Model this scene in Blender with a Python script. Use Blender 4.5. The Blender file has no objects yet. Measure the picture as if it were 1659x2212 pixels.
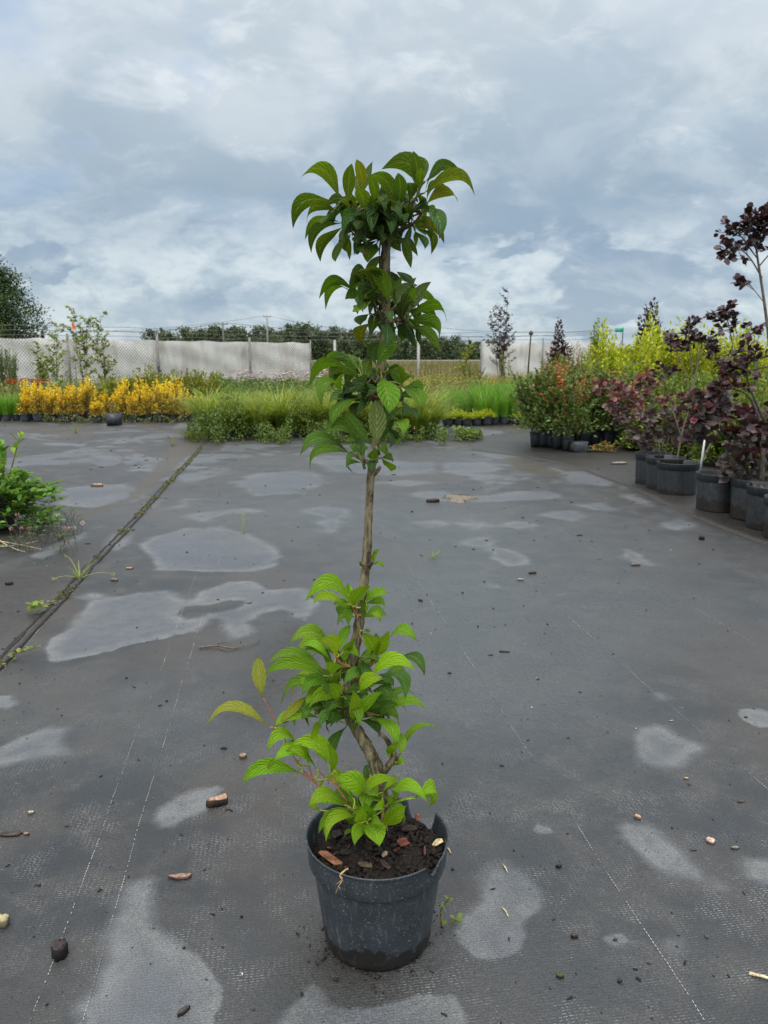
import bpy, math, random
import numpy as np
from mathutils import Vector

sc = bpy.context.scene
R = np.random.RandomState(7)
rad = math.radians

# ---------------------------------------------------------------- camera
H = 0.92                                   # camera height, metres
F, CX, CY = 1660.0, 829.5, 1106.0          # photo pixels (1659 x 2212 view of it)
HORIZON = 785.0
PITCH = math.atan((CY - HORIZON) / F)
cam_d = bpy.data.cameras.new("camera")
cam = bpy.data.objects.new("camera", cam_d)
sc.collection.objects.link(cam)
cam.location = (0, 0, H)
cam.rotation_euler = (math.pi / 2 - PITCH, 0, 0)
cam_d.sensor_fit = 'HORIZONTAL'
cam_d.sensor_width = 36.0
cam_d.lens = 36.0 * F / 1659.0
cam_d.clip_start = 0.02
cam_d.clip_end = 3000
cam_d.dof.use_dof = True
cam_d.dof.focus_distance = 1.2
cam_d.dof.aperture_fstop = 20.0
sc.camera = cam

# ---------------------------------------------------------------- light
sc.view_settings.view_transform = 'Standard'
sc.view_settings.look = 'None'
sc.view_settings.exposure = 0.0
sc.view_settings.gamma = 1.0
SUN_EL, SUN_AZ = rad(52), rad(205)         # behind the camera, a little to the left
world = bpy.data.worlds.new("World")
sc.world = world
world.use_nodes = True
wn, wl = world.node_tree.nodes, world.node_tree.links
wn.clear()

class NT:
    """small helper to write node graphs"""
    def __init__(s, tree):
        s.t = tree
    def n(s, typ, ins=None, **kw):
        nd = s.t.nodes.new(typ)
        for k, v in kw.items():
            setattr(nd, k, v)
        for k, v in (ins or {}).items():
            s.set(nd, k, v)
        return nd
    def set(s, nd, k, v):
        sock = nd.inputs[k]
        if isinstance(v, bpy.types.NodeSocket):
            s.t.links.new(v, sock)
        else:
            if sock.type == 'RGBA' and len(v) == 3:
                v = (*v, 1)
            sock.default_value = v
    def math(s, op, a, b=0.0, c=None, clamp=False):
        nd = s.n('ShaderNodeMath', {0: a, 1: b}, operation=op, use_clamp=clamp)
        if c is not None:
            s.set(nd, 2, c)
        return nd.outputs[0]
    def mix(s, f, a, b, blend='MIX'):
        nd = s.n('ShaderNodeMix', data_type='RGBA', blend_type=blend)
        s.set(nd, 0, f); s.set(nd, 6, a); s.set(nd, 7, b)
        return nd.outputs[2]
    def noise(s, vec, scale, detail=4, rough=.5, dist=0.0, dims='3D'):
        nd = s.n('ShaderNodeTexNoise', {'Scale': scale, 'Detail': detail, 'Roughness': rough, 'Distortion': dist}, noise_dimensions=dims)
        if vec is not None:
            s.set(nd, 'Vector', vec)
        return nd.outputs[0]
    def step(s, x, a, b, lo=0.0, hi=1.0):
        nd = s.n('ShaderNodeMapRange', {0: x, 1: a, 2: b, 3: lo, 4: hi}, interpolation_type='SMOOTHSTEP')
        return nd.outputs[0]
    def xyz(s, v):
        return s.n('ShaderNodeSeparateXYZ', {0: v}).outputs
    def vec(s, x, y, z=0.0):
        return s.n('ShaderNodeCombineXYZ', {0: x, 1: y, 2: z}).outputs[0]

W = NT(world.node_tree)
gen = W.n('ShaderNodeTexCoord').outputs['Generated']
gx, gy, gz = W.xyz(gen)
up = W.math('MAXIMUM', gz, 0.0)
# flat cloud deck: direction projected on a high plane
den = W.math('ADD', up, 0.42)
deck = W.vec(W.math('DIVIDE', gx, den), W.math('DIVIDE', gy, den))
n1 = W.noise(deck, 3.0, 8, .56, .5)
n2 = W.noise(W.vec(W.math('DIVIDE', gx, den), W.math('MULTIPLY', W.math('DIVIDE', gy, den), 1.6), 3.7), 4.6, 8, .60, .5)
# heaped clouds near the horizon: azimuth / elevation
az = W.math('ARCTAN2', gx, gy)
hz = W.vec(W.math('MULTIPLY', az, 7.0), W.math('MULTIPLY', gz, 13.0), 4.4)
n3 = W.noise(hz, 1.0, 8, .55, .25)
# elevation ramp of the grey deck
ramp = W.n('ShaderNodeValToRGB', {0: gz})
cr = ramp.color_ramp
cr.elements[0].position = 0.0; cr.elements[0].color = (.40, .50, .59, 1)
cr.elements[1].position = 1.0; cr.elements[1].color = (2.3, 2.25, 2.2, 1)
for p, c in ((.05, (.33, .42, .52)), (.13, (.28, .37, .48)), (.20, (.34, .43, .51)), (.30, (.48, .56, .62)), (.42, (.58, .66, .72)), (.62, (1.4, 1.4, 1.4))):
    e = cr.elements.new(p); e.color = (*c, 1)
lightcol = W.n('ShaderNodeValToRGB', {0: gz})
cr = lightcol.color_ramp
cr.elements[0].position = 0.0; cr.elements[0].color = (.55, .63, .69, 1)
cr.elements[1].position = 1.0; cr.elements[1].color = (2.8, 2.75, 2.7, 1)
for p, c in ((.12, (.52, .60, .66)), (.2, (.60, .67, .72)), (.4, (.86, .90, .92)), (.62, (1.8, 1.8, 1.8))):
    e = cr.elements.new(p); e.color = (*c, 1)
n5 = W.noise(deck, 14.0, 6, .62, .3)
m1 = W.step(W.math('ADD', n1, W.math('MULTIPLY', W.math('SUBTRACT', n5, .5), .16)), .43, .61)
m2 = W.step(W.math('ADD', n2, W.math('MULTIPLY', W.math('SUBTRACT', n5, .5), .22)), .50, .68)
mm = W.math('ADD', W.math('MULTIPLY', m1, .55), W.math('MULTIPLY', m2, .60), clamp=True)
base = W.mix(mm, ramp.outputs[0], lightcol.outputs[0])
# blue-grey thin spots
nb = W.noise(deck, 2.4, 6, .55, .3)
dark = W.math('MULTIPLY', W.step(W.noise(W.vec(W.math('ADD', W.math('DIVIDE', gx, den), 5.0), W.math('DIVIDE', gy, den)), 2.9, 6, .55, .4), .46, .64), W.step(gz, .30, .02, .35, .75))
base = W.mix(dark, base, W.mix(1.0, ramp.outputs[0], (.74, .82, .91), 'MULTIPLY'))
# a few thin places where blue shows, mostly upper left
thin = W.math('MULTIPLY', W.math('MULTIPLY', W.step(nb, .50, .66), W.step(gx, .02, -.16)), W.math('MULTIPLY', W.step(gz, .10, .28), .62))
blue = W.mix(W.step(n2, .42, .66), (.36, .50, .74), (.86, .90, .94))
base = W.mix(thin, base, blue)
thin = W.math('MULTIPLY', W.step(nb, .58, .72), .3)
base = W.mix(thin, base, W.mix(1.0, ramp.outputs[0], (.80, .93, 1.08), 'MULTIPLY'))
# heaps
band = W.math('MULTIPLY', W.step(gz, .005, .03), W.step(gz, .20, .11))
edge = W.math('SUBTRACT', W.math('ADD', n3, W.step(az, .05, -.35, 0.0, .07)), W.math('MULTIPLY', gz, .9))
heap = W.math('MULTIPLY', W.step(edge, .37, .42), band)
n4 = W.noise(hz, 3.2, 6, .6, .3)
heapc = W.mix(W.step(W.math('ADD', W.math('MULTIPLY', n3, .5), W.math('MULTIPLY', n4, .5)), .40, .62), (.37, .47, .56), (.68, .75, .78))
base = W.mix(W.math('MULTIPLY', heap, .85), base, heapc)
sky = W.n('ShaderNodeTexSky', sky_type='NISHITA', sun_disc=False)
sky.sun_elevation = SUN_EL; sky.sun_rotation = SUN_AZ
skyc = W.mix(1.0, sky.outputs[0], (.012, .012, .012), 'MULTIPLY')
# brighter overcast behind the photographer, where the sun sits behind cloud
back = W.step(gy, .35, -.6, 1.0, 1.7)
both = W.mix(1.0, base, skyc, 'ADD')
bright = W.n('ShaderNodeVectorMath', {0: both}, operation='SCALE')
W.set(bright, 'Scale', back)
below = W.step(gz, -.06, 0.0)
fin = W.mix(below, (.12, .12, .11), bright.outputs[0])
bg = W.n('ShaderNodeBackground', {0: fin, 1: 1.0})
wo = W.n('ShaderNodeOutputWorld', {0: bg.outputs[0]})

sun_d = bpy.data.lights.new("sun", 'SUN')
sun_d.energy = 1.5
sun_d.angle = rad(16)
sun_d.color = (1, .96, .88)
sun = bpy.data.objects.new("sun", sun_d)
sc.collection.objects.link(sun)
sd_ = Vector((math.sin(SUN_AZ) * math.cos(SUN_EL), math.cos(SUN_AZ) * math.cos(SUN_EL), math.sin(SUN_EL)))
sun.rotation_euler = sd_.to_track_quat('Z', 'Y').to_euler()
sun.location = (-3, -5, 12)

# ---------------------------------------------------------------- helpers
CAM = np.array((0, 0, H))
FWD = np.array((0, math.cos(PITCH), -math.sin(PITCH)))
UPV = np.array((0, math.sin(PITCH), math.cos(PITCH)))
RGT = np.array((1.0, 0, 0))
def ray(px, py):
    return FWD + RGT * ((px - CX) / F) + UPV * ((CY - py) / F)
def gnd(px, py, z=0.0):
    """the point of the ground (height z) a photo pixel shows"""
    r = ray(px, py); t = (z - H) / r[2]
    return CAM + r * t
def at(px, py, Y):
    """the point a photo pixel shows at forward distance Y"""
    r = ray(px, py)
    return CAM + r * (Y / r[1])

class MB:
    """mesh builder"""
    def __init__(s):
        s.v, s.c, s.u, s.f, s.m = [], [], [], [], []
        s.n = 0
    def add(s, verts, faces, col=(1, 1, 1), uv=None, mat=0):
        """verts (n,3); faces: list of (k,m) int arrays of m-gons; col (3,) or (n,3)"""
        verts = np.asarray(verts, float).reshape(-1, 3)
        k = len(verts)
        col = np.asarray(col, float)
        if col.ndim == 1:
            col = np.tile(col, (k, 1))
        s.v.append(verts); s.c.append(col)
        s.u.append(np.zeros((k, 3)) if uv is None else np.asarray(uv, float))
        for fa in (faces if isinstance(faces, list) else [faces]):
            fa = np.asarray(fa, int)
            s.f.append(fa + s.n); s.m.append(mat)
        s.n += k
    def mesh(s, name, mats, smooth=True):
        v = np.concatenate(s.v); c = np.concatenate(s.c); u = np.concatenate(s.u)
        me = bpy.data.meshes.new(name)
        me.vertices.add(len(v)); me.vertices.foreach_set('co', v.ravel())
        loops = np.concatenate([f.ravel() for f in s.f])
        tot = np.concatenate([np.full(len(f), f.shape[1]) for f in s.f])
        mi = np.concatenate([np.full(len(f), m) for f, m in zip(s.f, s.m)])
        start = np.concatenate(([0], np.cumsum(tot)[:-1]))
        me.loops.add(len(loops)); me.loops.foreach_set('vertex_index', loops.astype(np.int32))
        me.polygons.add(len(tot)); me.polygons.foreach_set('loop_start', start.astype(np.int32))
        me.polygons.foreach_set('material_index', mi.astype(np.int32))
        a = me.attributes.new('Col', 'FLOAT_COLOR', 'POINT')
        a.data.foreach_set('color', np.concatenate((c, np.ones((len(c), 1))), 1).ravel())
        a = me.attributes.new('luv', 'FLOAT_VECTOR', 'POINT')
        a.data.foreach_set('vector', u.ravel())
        for m in (mats if isinstance(mats, (list, tuple)) else [mats]):
            me.materials.append(m)
        me.update(calc_edges=True); me.validate()
        if smooth:
            me.shade_smooth()
        return me
    def build(s, name, mats, parent=None, smooth=True, loc=None):
        o = bpy.data.objects.new(name, s.mesh(name, mats, smooth))
        sc.collection.objects.link(o)
        if parent is not None:
            o.parent = parent
        if loc is not None:
            o.location = loc
        return o

def tag(o, label=None, cat=None, group=None, kind=None):
    for k, v in (('label', label), ('category', cat), ('group', group), ('kind', kind)):
        if v:
            o[k] = v
    return o
def empty(name, loc, label=None, cat=None, group=None, rz=0.0):
    o = bpy.data.objects.new(name, None)
    sc.collection.objects.link(o)
    o.location = loc; o.rotation_euler = (0, 0, rz); o.empty_display_size = .05
    return tag(o, label, cat, group)
def copy_tree(o, loc, rz=0.0, scale=1.0, label=None, parent=None):
    c = o.copy(); sc.collection.objects.link(c)
    if parent is None:
        c.location = loc; c.rotation_euler = (0, 0, rz)
        c.scale = (scale, scale, scale) if not hasattr(scale, '__len__') else scale
        if label:
            c['label'] = label
    else:
        c.parent = parent
    for ch in o.children:
        copy_tree(ch, None, parent=c)
    return c
ORD = "first second third fourth fifth sixth seventh eighth ninth tenth eleventh twelfth thirteenth fourteenth fifteenth sixteenth seventeenth eighteenth nineteenth twentieth".split()
ORD += ["twenty-" + w for w in ORD[:9]] + ["thirtieth"] + ["thirty-" + w for w in ORD[:9]]
ORD += ["fortieth"] + ["forty-" + w for w in ORD[:9]]

def nrm(a):
    return a / np.maximum(np.linalg.norm(a, axis=-1, keepdims=True), 1e-9)
def leaves(mb, P, D, N, L, Wd, C, oval=False, mat=0, droop=0.0):
    """folded leaf blades at points P pointing along D, face normal about N"""
    P = np.asarray(P, float); n = len(P)
    if n == 0:
        return
    D = nrm(np.asarray(D, float)); L = np.broadcast_to(L, n)[:, None]; Wd = np.broadcast_to(Wd, n)[:, None]
    S = nrm(np.cross(D, np.asarray(N, float))); N = nrm(np.cross(S, D))
    C = np.asarray(C, float)
    if C.ndim == 1:
        C = np.tile(C, (n, 1))
    down = np.array((0, 0, -1.0))
    tip = P + D * L + down * droop * L
    if oval:
        a = P + D * L * .38 + N * Wd * .12 + down * droop * L * .2
        b = P + D * L * .78 + N * Wd * .10 + down * droop * L * .6
        V = np.stack((P, a - S * Wd * .45, b - S * Wd * .40, tip, b + S * Wd * .40, a + S * Wd * .45), 1)
        base = np.arange(n)[:, None] * 6
        f = np.concatenate((base + np.array((0, 1, 2, 3)), base + np.array((0, 3, 4, 5))))
        mb.add(V.reshape(-1, 3), f, np.repeat(C, 6, 0), mat=mat)
    else:
        m = P + D * L * .45 + N * Wd * .15 + down * droop * L * .25
        V = np.stack((P, m - S * Wd * .5, tip, m + S * Wd * .5), 1)
        base = np.arange(n)[:, None] * 4
        f = np.concatenate((base + np.array((0, 1, 2)), base + np.array((0, 2, 3))))
        mb.add(V.reshape(-1, 3), f, np.repeat(C, 4, 0), mat=mat)
def blades(mb, P, azi, L, Wd, lean, droop, C, seg=4, mat=0):
    """arching grass blades"""
    P = np.asarray(P, float); n = len(P)
    azi = np.asarray(azi); L = np.broadcast_to(L, n); lean = np.broadcast_to(lean, n); droop = np.broadcast_to(droop, n)
    O = np.stack((np.cos(azi), np.sin(azi), 0 * azi), 1); S = np.stack((-np.sin(azi), np.cos(azi), 0 * azi), 1)
    C = np.asarray(C, float)
    if C.ndim == 1:
        C = np.tile(C, (n, 1))
    V = []
    for k in range(seg + 1):
        t = k / seg
        ctr = P + O * (L * (lean * t + droop * .8 * t * t))[:, None] + np.array((0, 0, 1.0)) * (L * (t - droop * .6 * t * t * t))[:, None]
        w = (np.broadcast_to(Wd, n) * .5 * (1 - t ** 2) + .0003)[:, None]
        V += [ctr - S * w, ctr + S * w]
    V = np.stack(V, 1); q = 2 * (seg + 1)
    base = np.arange(n)[:, None] * q
    f = np.concatenate([base + np.array((2 * k, 2 * k + 1, 2 * k + 3, 2 * k + 2)) for k in range(seg)])
    mb.add(V.reshape(-1, 3), f, np.repeat(C, q, 0), mat=mat)
def tube(mb, pts, r, sides=6, col=(1, 1, 1), mat=0, cap=True, noise=0.0):
    pts = np.asarray(pts, float); n = len(pts); r = np.broadcast_to(r, n)
    T = np.gradient(pts, axis=0); T = nrm(T)
    ref = np.array((0, 0, 1.0)) if abs(T[0][2]) < .9 else np.array((1.0, 0, 0))
    rings = []
    a = np.arange(sides) / sides * 2 * math.pi
    for i in range(n):
        s = nrm(np.cross(T[i], ref)); q = np.cross(s, T[i]); ref = q
        rr = r[i] * (1 + (R.rand(sides) - .5) * noise)
        rings.append(pts[i] + np.outer(np.cos(a) * rr, s) + np.outer(np.sin(a) * rr, q))
    V = np.concatenate(rings)
    i = np.arange(sides); j = (i + 1) % sides
    f = [np.concatenate([np.stack((k * sides + i, k * sides + j, (k + 1) * sides + j, (k + 1) * sides + i), 1) for k in range(n - 1)])]
    if cap:
        f += [np.array([i[::-1]]), np.array([i + (n - 1) * sides])]
    uv = np.zeros((len(V), 3)); uv[:, 0] = np.tile(i / sides, n); uv[:, 1] = np.repeat(np.arange(n) / max(n - 1, 1), sides)
    mb.add(V, f, col, uv, mat)
def lathe(mb, prof, seg=48, col=(1, 1, 1), mat=0, center=(0, 0, 0), zmod=None):
    prof = np.asarray(prof, float); n = len(prof)
    a = np.arange(seg) / seg * 2 * math.pi
    V = np.stack([np.stack((np.cos(a) * p[0], np.sin(a) * p[0], np.full(seg, p[1])), 1) for p in prof])
    if zmod is not None:
        V = zmod(V, a)
    V = V.reshape(-1, 3) + np.asarray(center)
    i = np.arange(seg); j = (i + 1) % seg
    f = np.concatenate([np.stack((k * seg + i, k * seg + j, (k + 1) * seg + j, (k + 1) * seg + i), 1) for k in range(n - 1)])
    mb.add(V, f, col, None, mat)
def box(mb, c, s, rz=0.0, col=(1, 1, 1), mat=0, taper=1.0, jit=0.0, tilt=(0, 0)):
    sx, sy, sz = np.asarray(s) / 2.0
    V = np.array([(-sx, -sy, -sz), (sx, -sy, -sz), (sx, sy, -sz), (-sx, sy, -sz)] + [(-sx * taper, -sy * taper, sz), (sx * taper, -sy * taper, sz), (sx * taper, sy * taper, sz), (-sx * taper, sy * taper, sz)])
    if jit:
        V = V + (R.rand(8, 3) - .5) * jit * np.array((sx, sy, sz)) * 2
    for ax, an in ((0, tilt[0]), (1, tilt[1]), (2, rz)):
        ca, sa = math.cos(an), math.sin(an)
        M = np.eye(3); p, q = [(1, 2), (2, 0), (0, 1)][ax]
        M[p, p] = ca; M[p, q] = -sa; M[q, p] = sa; M[q, q] = ca
        V = V @ M.T
    f = np.array([(0, 3, 2, 1), (4, 5, 6, 7), (0, 1, 5, 4), (1, 2, 6, 5), (2, 3, 7, 6), (3, 0, 4, 7)])
    mb.add(V + np.asarray(c), f, col, None, mat)
def pick(cols, n, jit=.25, wts=None, rs=None):
    rs = rs or R
    cols = np.asarray(cols, float)
    idx = rs.choice(len(cols), n, p=wts)
    return cols[idx] * (1 + (rs.rand(n, 1) - .5) * 2 * jit) * (1 + (rs.rand(n, 3) - .5) * .12)

# ---------------------------------------------------------------- materials
def new_mat(name):
    m = bpy.data.materials.new(name); m.use_nodes = True
    m.node_tree.nodes.clear()
    t = NT(m.node_tree)
    out = t.n('ShaderNodeOutputMaterial')
    return m, t, out
def foliage_mat(name, rough=.5, trans=.35, spec=.3, tint=(1.25, 1.2, .55)):
    m, t, out = new_mat(name)
    col = t.n('ShaderNodeAttribute', attribute_name='Col').outputs['Color']
    p = t.n('ShaderNodeBsdfPrincipled', {'Base Color': col, 'Roughness': rough, 'Specular IOR Level': spec})
    tr = t.n('ShaderNodeBsdfTranslucent', {0: t.mix(1.0, col, tint, 'MULTIPLY')})
    mx = t.n('ShaderNodeMixShader', {0: trans, 1: p.outputs[0], 2: tr.outputs[0]})
    t.set(out, 0, mx.outputs[0])
    return m
M_LEAF = foliage_mat("foliage")
M_GRASS = foliage_mat("grass_blades", .45, .3, .35)
M_DARKLEAF = foliage_mat("purple_foliage", .42, .18, .42, (1.5, .6, .5))
M_FLOWER = foliage_mat("petals", .6, .25, .2, (1, 1, 1))
def wood_mat(name, c1, c2, scale=60, bump=.4):
    m, t, out = new_mat(name)
    tc = t.n('ShaderNodeTexCoord').outputs['Object']
    mp = t.n('ShaderNodeMapping', {0: tc}); mp.inputs['Scale'].default_value = (1, 1, .28)
    a = t.noise(mp.outputs[0], scale, 6, .65, .4)
    col = t.mix(t.step(a, .35, .65), c1, c2)
    b = t.n('ShaderNodeBump', {'Strength': bump, 'Distance': .004, 'Height': a})
    p = t.n('ShaderNodeBsdfPrincipled', {'Base Color': col, 'Roughness': .8, 'Specular IOR Level': .2, 'Normal': b.outputs[0]})
    t.set(out, 0, p.outputs[0])
    return m
M_BARK = wood_mat("grey_bark", (.040, .032, .020), (.23, .19, .11), 130, 1.5)
M_TWIG = wood_mat("twig_bark", (.05, .04, .03), (.14, .12, .09), 90)
def attr_mat(name, rough=.7, spec=.3, bump=0.0, scale=40, var=.35):
    m, t, out = new_mat(name)
    col = t.n('ShaderNodeAttribute', attribute_name='Col').outputs['Color']
    tc = t.n('ShaderNodeTexCoord').outputs['Object']
    a = t.noise(tc, scale, 5, .6)
    f = t.step(a, .3, .7, 1 - var, 1 + var)
    v = t.n('ShaderNodeVectorMath', {0: col}, operation='SCALE'); t.set(v, 'Scale', f)
    p = t.n('ShaderNodeBsdfPrincipled', {'Base Color': v.outputs[0], 'Roughness': rough, 'Specular IOR Level': spec})
    if bump:
        b = t.n('ShaderNodeBump', {'Strength': bump, 'Distance': .003, 'Height': a}); t.set(p, 'Normal', b.outputs[0])
    t.set(out, 0, p.outputs[0])
    return m
M_CHIP = attr_mat("bark_chip_wood", .75, .3, .8, 120, .5)
M_SOIL = attr_mat("potting_soil", .8, .25, .9, 260, .6)
M_PLAIN = attr_mat("painted_metal", .5, .4, 0, 12, .15)
def pot_mat(name, base=(.017, .022, .027), band=.035, dust=.8, mud=(.010, .0095, .009)):
    """grey-black nursery plastic, dusty, with a muddy wet band round the foot"""
    m, t, out = new_mat(name)
    tc = t.n('ShaderNodeTexCoord').outputs['Object']
    x, y, z = t.xyz(tc)
    n1 = t.noise(tc, 22, 5, .6); n2 = t.noise(tc, 330, 3, .6); n3 = t.noise(tc, 55, 6, .7)
    mp = t.n('ShaderNodeMapping', {0: tc}); mp.inputs['Scale'].default_value = (120, 120, 14)
    st = t.noise(mp.outputs[0], 1.0, 4, .6)
    col = t.mix(t.step(n1, .3, .7), base, tuple(v * 1.5 for v in base))
    dusty = t.math('MULTIPLY', t.math('MULTIPLY', t.step(n2, .57, .72), t.step(n3, .36, .60)), dust)
    col = t.mix(dusty, col, (.22, .22, .21))
    col = t.mix(t.math('MULTIPLY', t.step(st, .56, .74), dust * .5), col, (.16, .16, .15))
    edge = t.math('ADD', z, t.math('MULTIPLY', t.math('SUBTRACT', n1, .5), .11))
    lo = t.step(edge, band + .003, band - .003)
    col = t.mix(lo, col, t.mix(t.step(n3, .35, .65), mud, tuple(v * .45 for v in mud)))
    col = t.mix(t.math('MULTIPLY', t.step(z, .05, .0), t.math('MULTIPLY', t.step(n3, .5, .62), t.step(x, .04, -.03))), col, (.030, .022, .014))
    rough = t.math('ADD', t.math('MULTIPLY', n3, .25), .36)
    bmp = t.n('ShaderNodeBump', {'Strength': .35, 'Distance': .001, 'Height': t.math('ADD', n2, n1)})
    p = t.n('ShaderNodeBsdfPrincipled', {'Base Color': col, 'Roughness': rough, 'Specular IOR Level': .5, 'Normal': bmp.outputs[0]})
    t.set(out, 0, p.outputs[0])
    return m
M_POT = pot_mat("black_pot_plastic")
M_POT_MUD = pot_mat("muddy_pot_plastic", (.018, .020, .022), .075, .9, (.022, .018, .014))
M_POT_OLD = pot_mat("old_pot_plastic", (.013, .015, .017), .03, .8, (.014, .012, .010))
# ---------------------------------------------------------------- ground
def smooth(x, a, b):
    t = np.clip((x - a) / (b - a), 0, 1); return t * t * (3 - 2 * t)
def land_z(y):
    return -.012 + 1.45 * smooth(y, 38, 150)
def grid(xs, ys):
    X_, Y_ = np.meshgrid(xs, ys)
    nx, ny = len(xs), len(ys)
    i = np.arange(nx * ny).reshape(ny, nx)
    f = np.stack((i[:-1, :-1], i[:-1, 1:], i[1:, 1:], i[1:, :-1]), -1).reshape(-1, 4)
    return X_.ravel(), Y_.ravel(), f

m, t, out = new_mat("field_earth_and_grass")
tc = t.n('ShaderNodeNewGeometry').outputs['Position']
a = t.noise(tc, .25, 6, .6); b = t.noise(tc, 3.0, 5, .7)
col = t.mix(t.step(a, .35, .65), (.085, .090, .030), (.13, .11, .045))
col = t.mix(t.step(b, .35, .65), col, (.045, .060, .018))
p = t.n('ShaderNodeBsdfPrincipled', {'Base Color': col, 'Roughness': .9, 'Specular IOR Level': .1})
t.set(out, 0, p.outputs[0])
M_FIELD = m
xs = np.concatenate((np.linspace(-900, -60, 12), np.linspace(-50, 50, 21), np.linspace(60, 900, 12)))
ys = np.concatenate((np.linspace(-60, 30, 10), np.linspace(35, 160, 26), np.geomspace(180, 2500, 12)))
gx_, gy_, gf = grid(xs, ys)
mb = MB(); mb.add(np.stack((gx_, gy_, land_z(gy_)), 1), gf)
tag(mb.build("ground", M_FIELD), kind='structure')

# ---- woven ground cover, with dry pale patches between damp silt
PATCH = [
 [(300,1180),(330,1160),(400,1145),(470,1143),(530,1150),(570,1175),(605,1205),(600,1225),(540,1238),(440,1240),(340,1235),(325,1210)],
 [(103,1410),(150,1350),(200,1305),(300,1285),(370,1278),(390,1300),(425,1303),(440,1280),(500,1262),(540,1262),(590,1278),(640,1270),(680,1275),(683,1310),(660,1345),(630,1335),(600,1320),(565,1330),(545,1350),(550,1375),(500,1388),(480,1360),(460,1345),(430,1365),(350,1385),(280,1400),(200,1420),(110,1437)],
 [(0,1620),(40,1605),(100,1580),(160,1578),(135,1610),(150,1640),(80,1652),(0,1665),(-60,1655)],
 [(-40,1505),(20,1508),(40,1525),(10,1542),(-40,1535)],
 [(333,1785),(350,1750),(400,1720),(470,1706),(490,1712),(450,1745),(440,1765),(400,1780),(375,1803),(345,1800)],
 [(240,2020),(250,1960),(290,1915),(335,1905),(325,1960),(325,2010),(360,2030),(420,2070),(470,2130),(480,2150),(465,2212),(450,2290),(150,2290),(180,2212),(160,2190),(215,2150),(235,2090)],
 [(1040,1900),(1060,1875),(1090,1865),(1140,1890),(1178,1930),(1180,1965),(1150,1985),(1130,2000),(1145,2030),(1125,2070),(1070,2085),(1020,2075),(985,2040),(980,2010),(1005,1985),(1035,1965)],
 [(1335,1790),(1350,1778),(1400,1790),(1470,1850),(1500,1882),(1560,1925),(1500,1900),(1460,1892),(1430,1890),(1380,1845),(1345,1815)],
 [(1375,1590),(1390,1575),(1430,1570),(1460,1595),(1525,1620),(1500,1640),(1480,1660),(1410,1660),(1375,1645),(1370,1610)],
 [(1590,1540),(1640,1535),(1680,1545),(1690,1575),(1640,1577),(1600,1560)],
 [(1610,1870),(1670,1862),(1700,1920),(1640,1915),(1615,1895)],
 [(590,2225),(640,2170),(690,2115),(715,2180),(800,2185),(900,2160),(980,2165),(1010,2230),(980,2300),(600,2300)],
 [(1400,1500),(1430,1497),(1450,1510),(1420,1520)],
 [(980,1180),(1020,1165),(1060,1160),(1070,1180),(1130,1200),(1145,1222),(1100,1228),(1060,1210),(1050,1190)],
 [(1335,1190),(1360,1187),(1390,1210),(1415,1225),(1390,1225),(1345,1205)],
 [(1418,1130),(1460,1120),(1500,1128),(1512,1140),(1460,1147),(1430,1140)],
 [(1060,1138),(1120,1130),(1180,1138),(1120,1145)],
 [(505,1045),(560,1025),(640,1020),(690,1025),(700,1045),(640,1065),(560,1075),(520,1062)],
 [(660,1105),(700,1095),(760,1100),(745,1130),(720,1155),(690,1150),(690,1125)],
 [(400,1120),(450,1108),(530,1100),(560,1108),(500,1115),(440,1128)],
 [(320,1100),(355,1085),(335,1080),(310,1092)],
 [(890,1070),(960,1062),(1000,1075),(1080,1072),(1180,1058),(1220,1072),(1180,1085),(1100,1085),(1020,1085),(940,1085)],
 [(1170,1115),(1230,1108),(1280,1120),(1230,1130)],
 [(1330,1070),(1380,1068),(1410,1095),(1370,1090)],
 [(1260,1095),(1300,1090),(1335,1108),(1290,1105)],
 [(880,1130),(940,1128),(970,1138),(920,1145)],
 [(1200,1025),(1290,1015),(1370,1040),(1300,1050),(1230,1045)],
 [(680,1000),(800,995),(930,1000),(950,1020),(850,1030),(720,1020)],
 [(960,1000),(1050,1000),(1090,1015),(1000,1030),(950,1020)],
 [(820,1045),(880,1040),(940,1046),(880,1052)],
 [(1190,1285),(1215,1282),(1235,1290),(1210,1295)],
 [(1040,1270),(1060,1262),(1085,1270),(1070,1278)],
 [(130,1060),(220,1045),(330,1060),(300,1085),(200,1100),(140,1090)],
 [(60,1205),(140,1165),(215,1140),(150,1185),(90,1215)],
 [(240,1150),(275,1165),(250,1185),(228,1180)],
 [(250,1178),(285,1158),(275,1180),(235,1200)],
 [(175,1295),(200,1288),(225,1292),(205,1300)],
 [(1145,1790),(1165,1785),(1200,1800),(1165,1810)],
 [(1290,2030),(1340,2025),(1380,2045),(1320,2060)],
 [(1440,2040),(1465,2035),(1470,2060),(1445,2058)],
]
HOLE = [[(385,1335),(400,1318),(450,1312),(500,1300),(530,1305),(500,1318),(450,1327),(420,1345),(395,1345)],
        [(560,1340),(575,1325),(620,1325),(632,1335),(610,1350),(570,1355)]]
SHADE_DAMP = [[(1010,975),(1150,992),(1260,1017),(1380,1062),(1440,1092),(1500,1120),(1560,1142),(1660,1180),(1850,1260),(1850,930),(1150,930),(1020,945)],
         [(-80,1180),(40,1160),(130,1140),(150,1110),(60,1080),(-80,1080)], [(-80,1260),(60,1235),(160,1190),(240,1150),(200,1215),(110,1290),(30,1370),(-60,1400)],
         [(560,1400),(640,1350),(700,1380),(640,1480),(560,1600),(500,1560)], [(640,2060),(720,2030),(800,2130),(760,2180),(660,2140)]]
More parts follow.
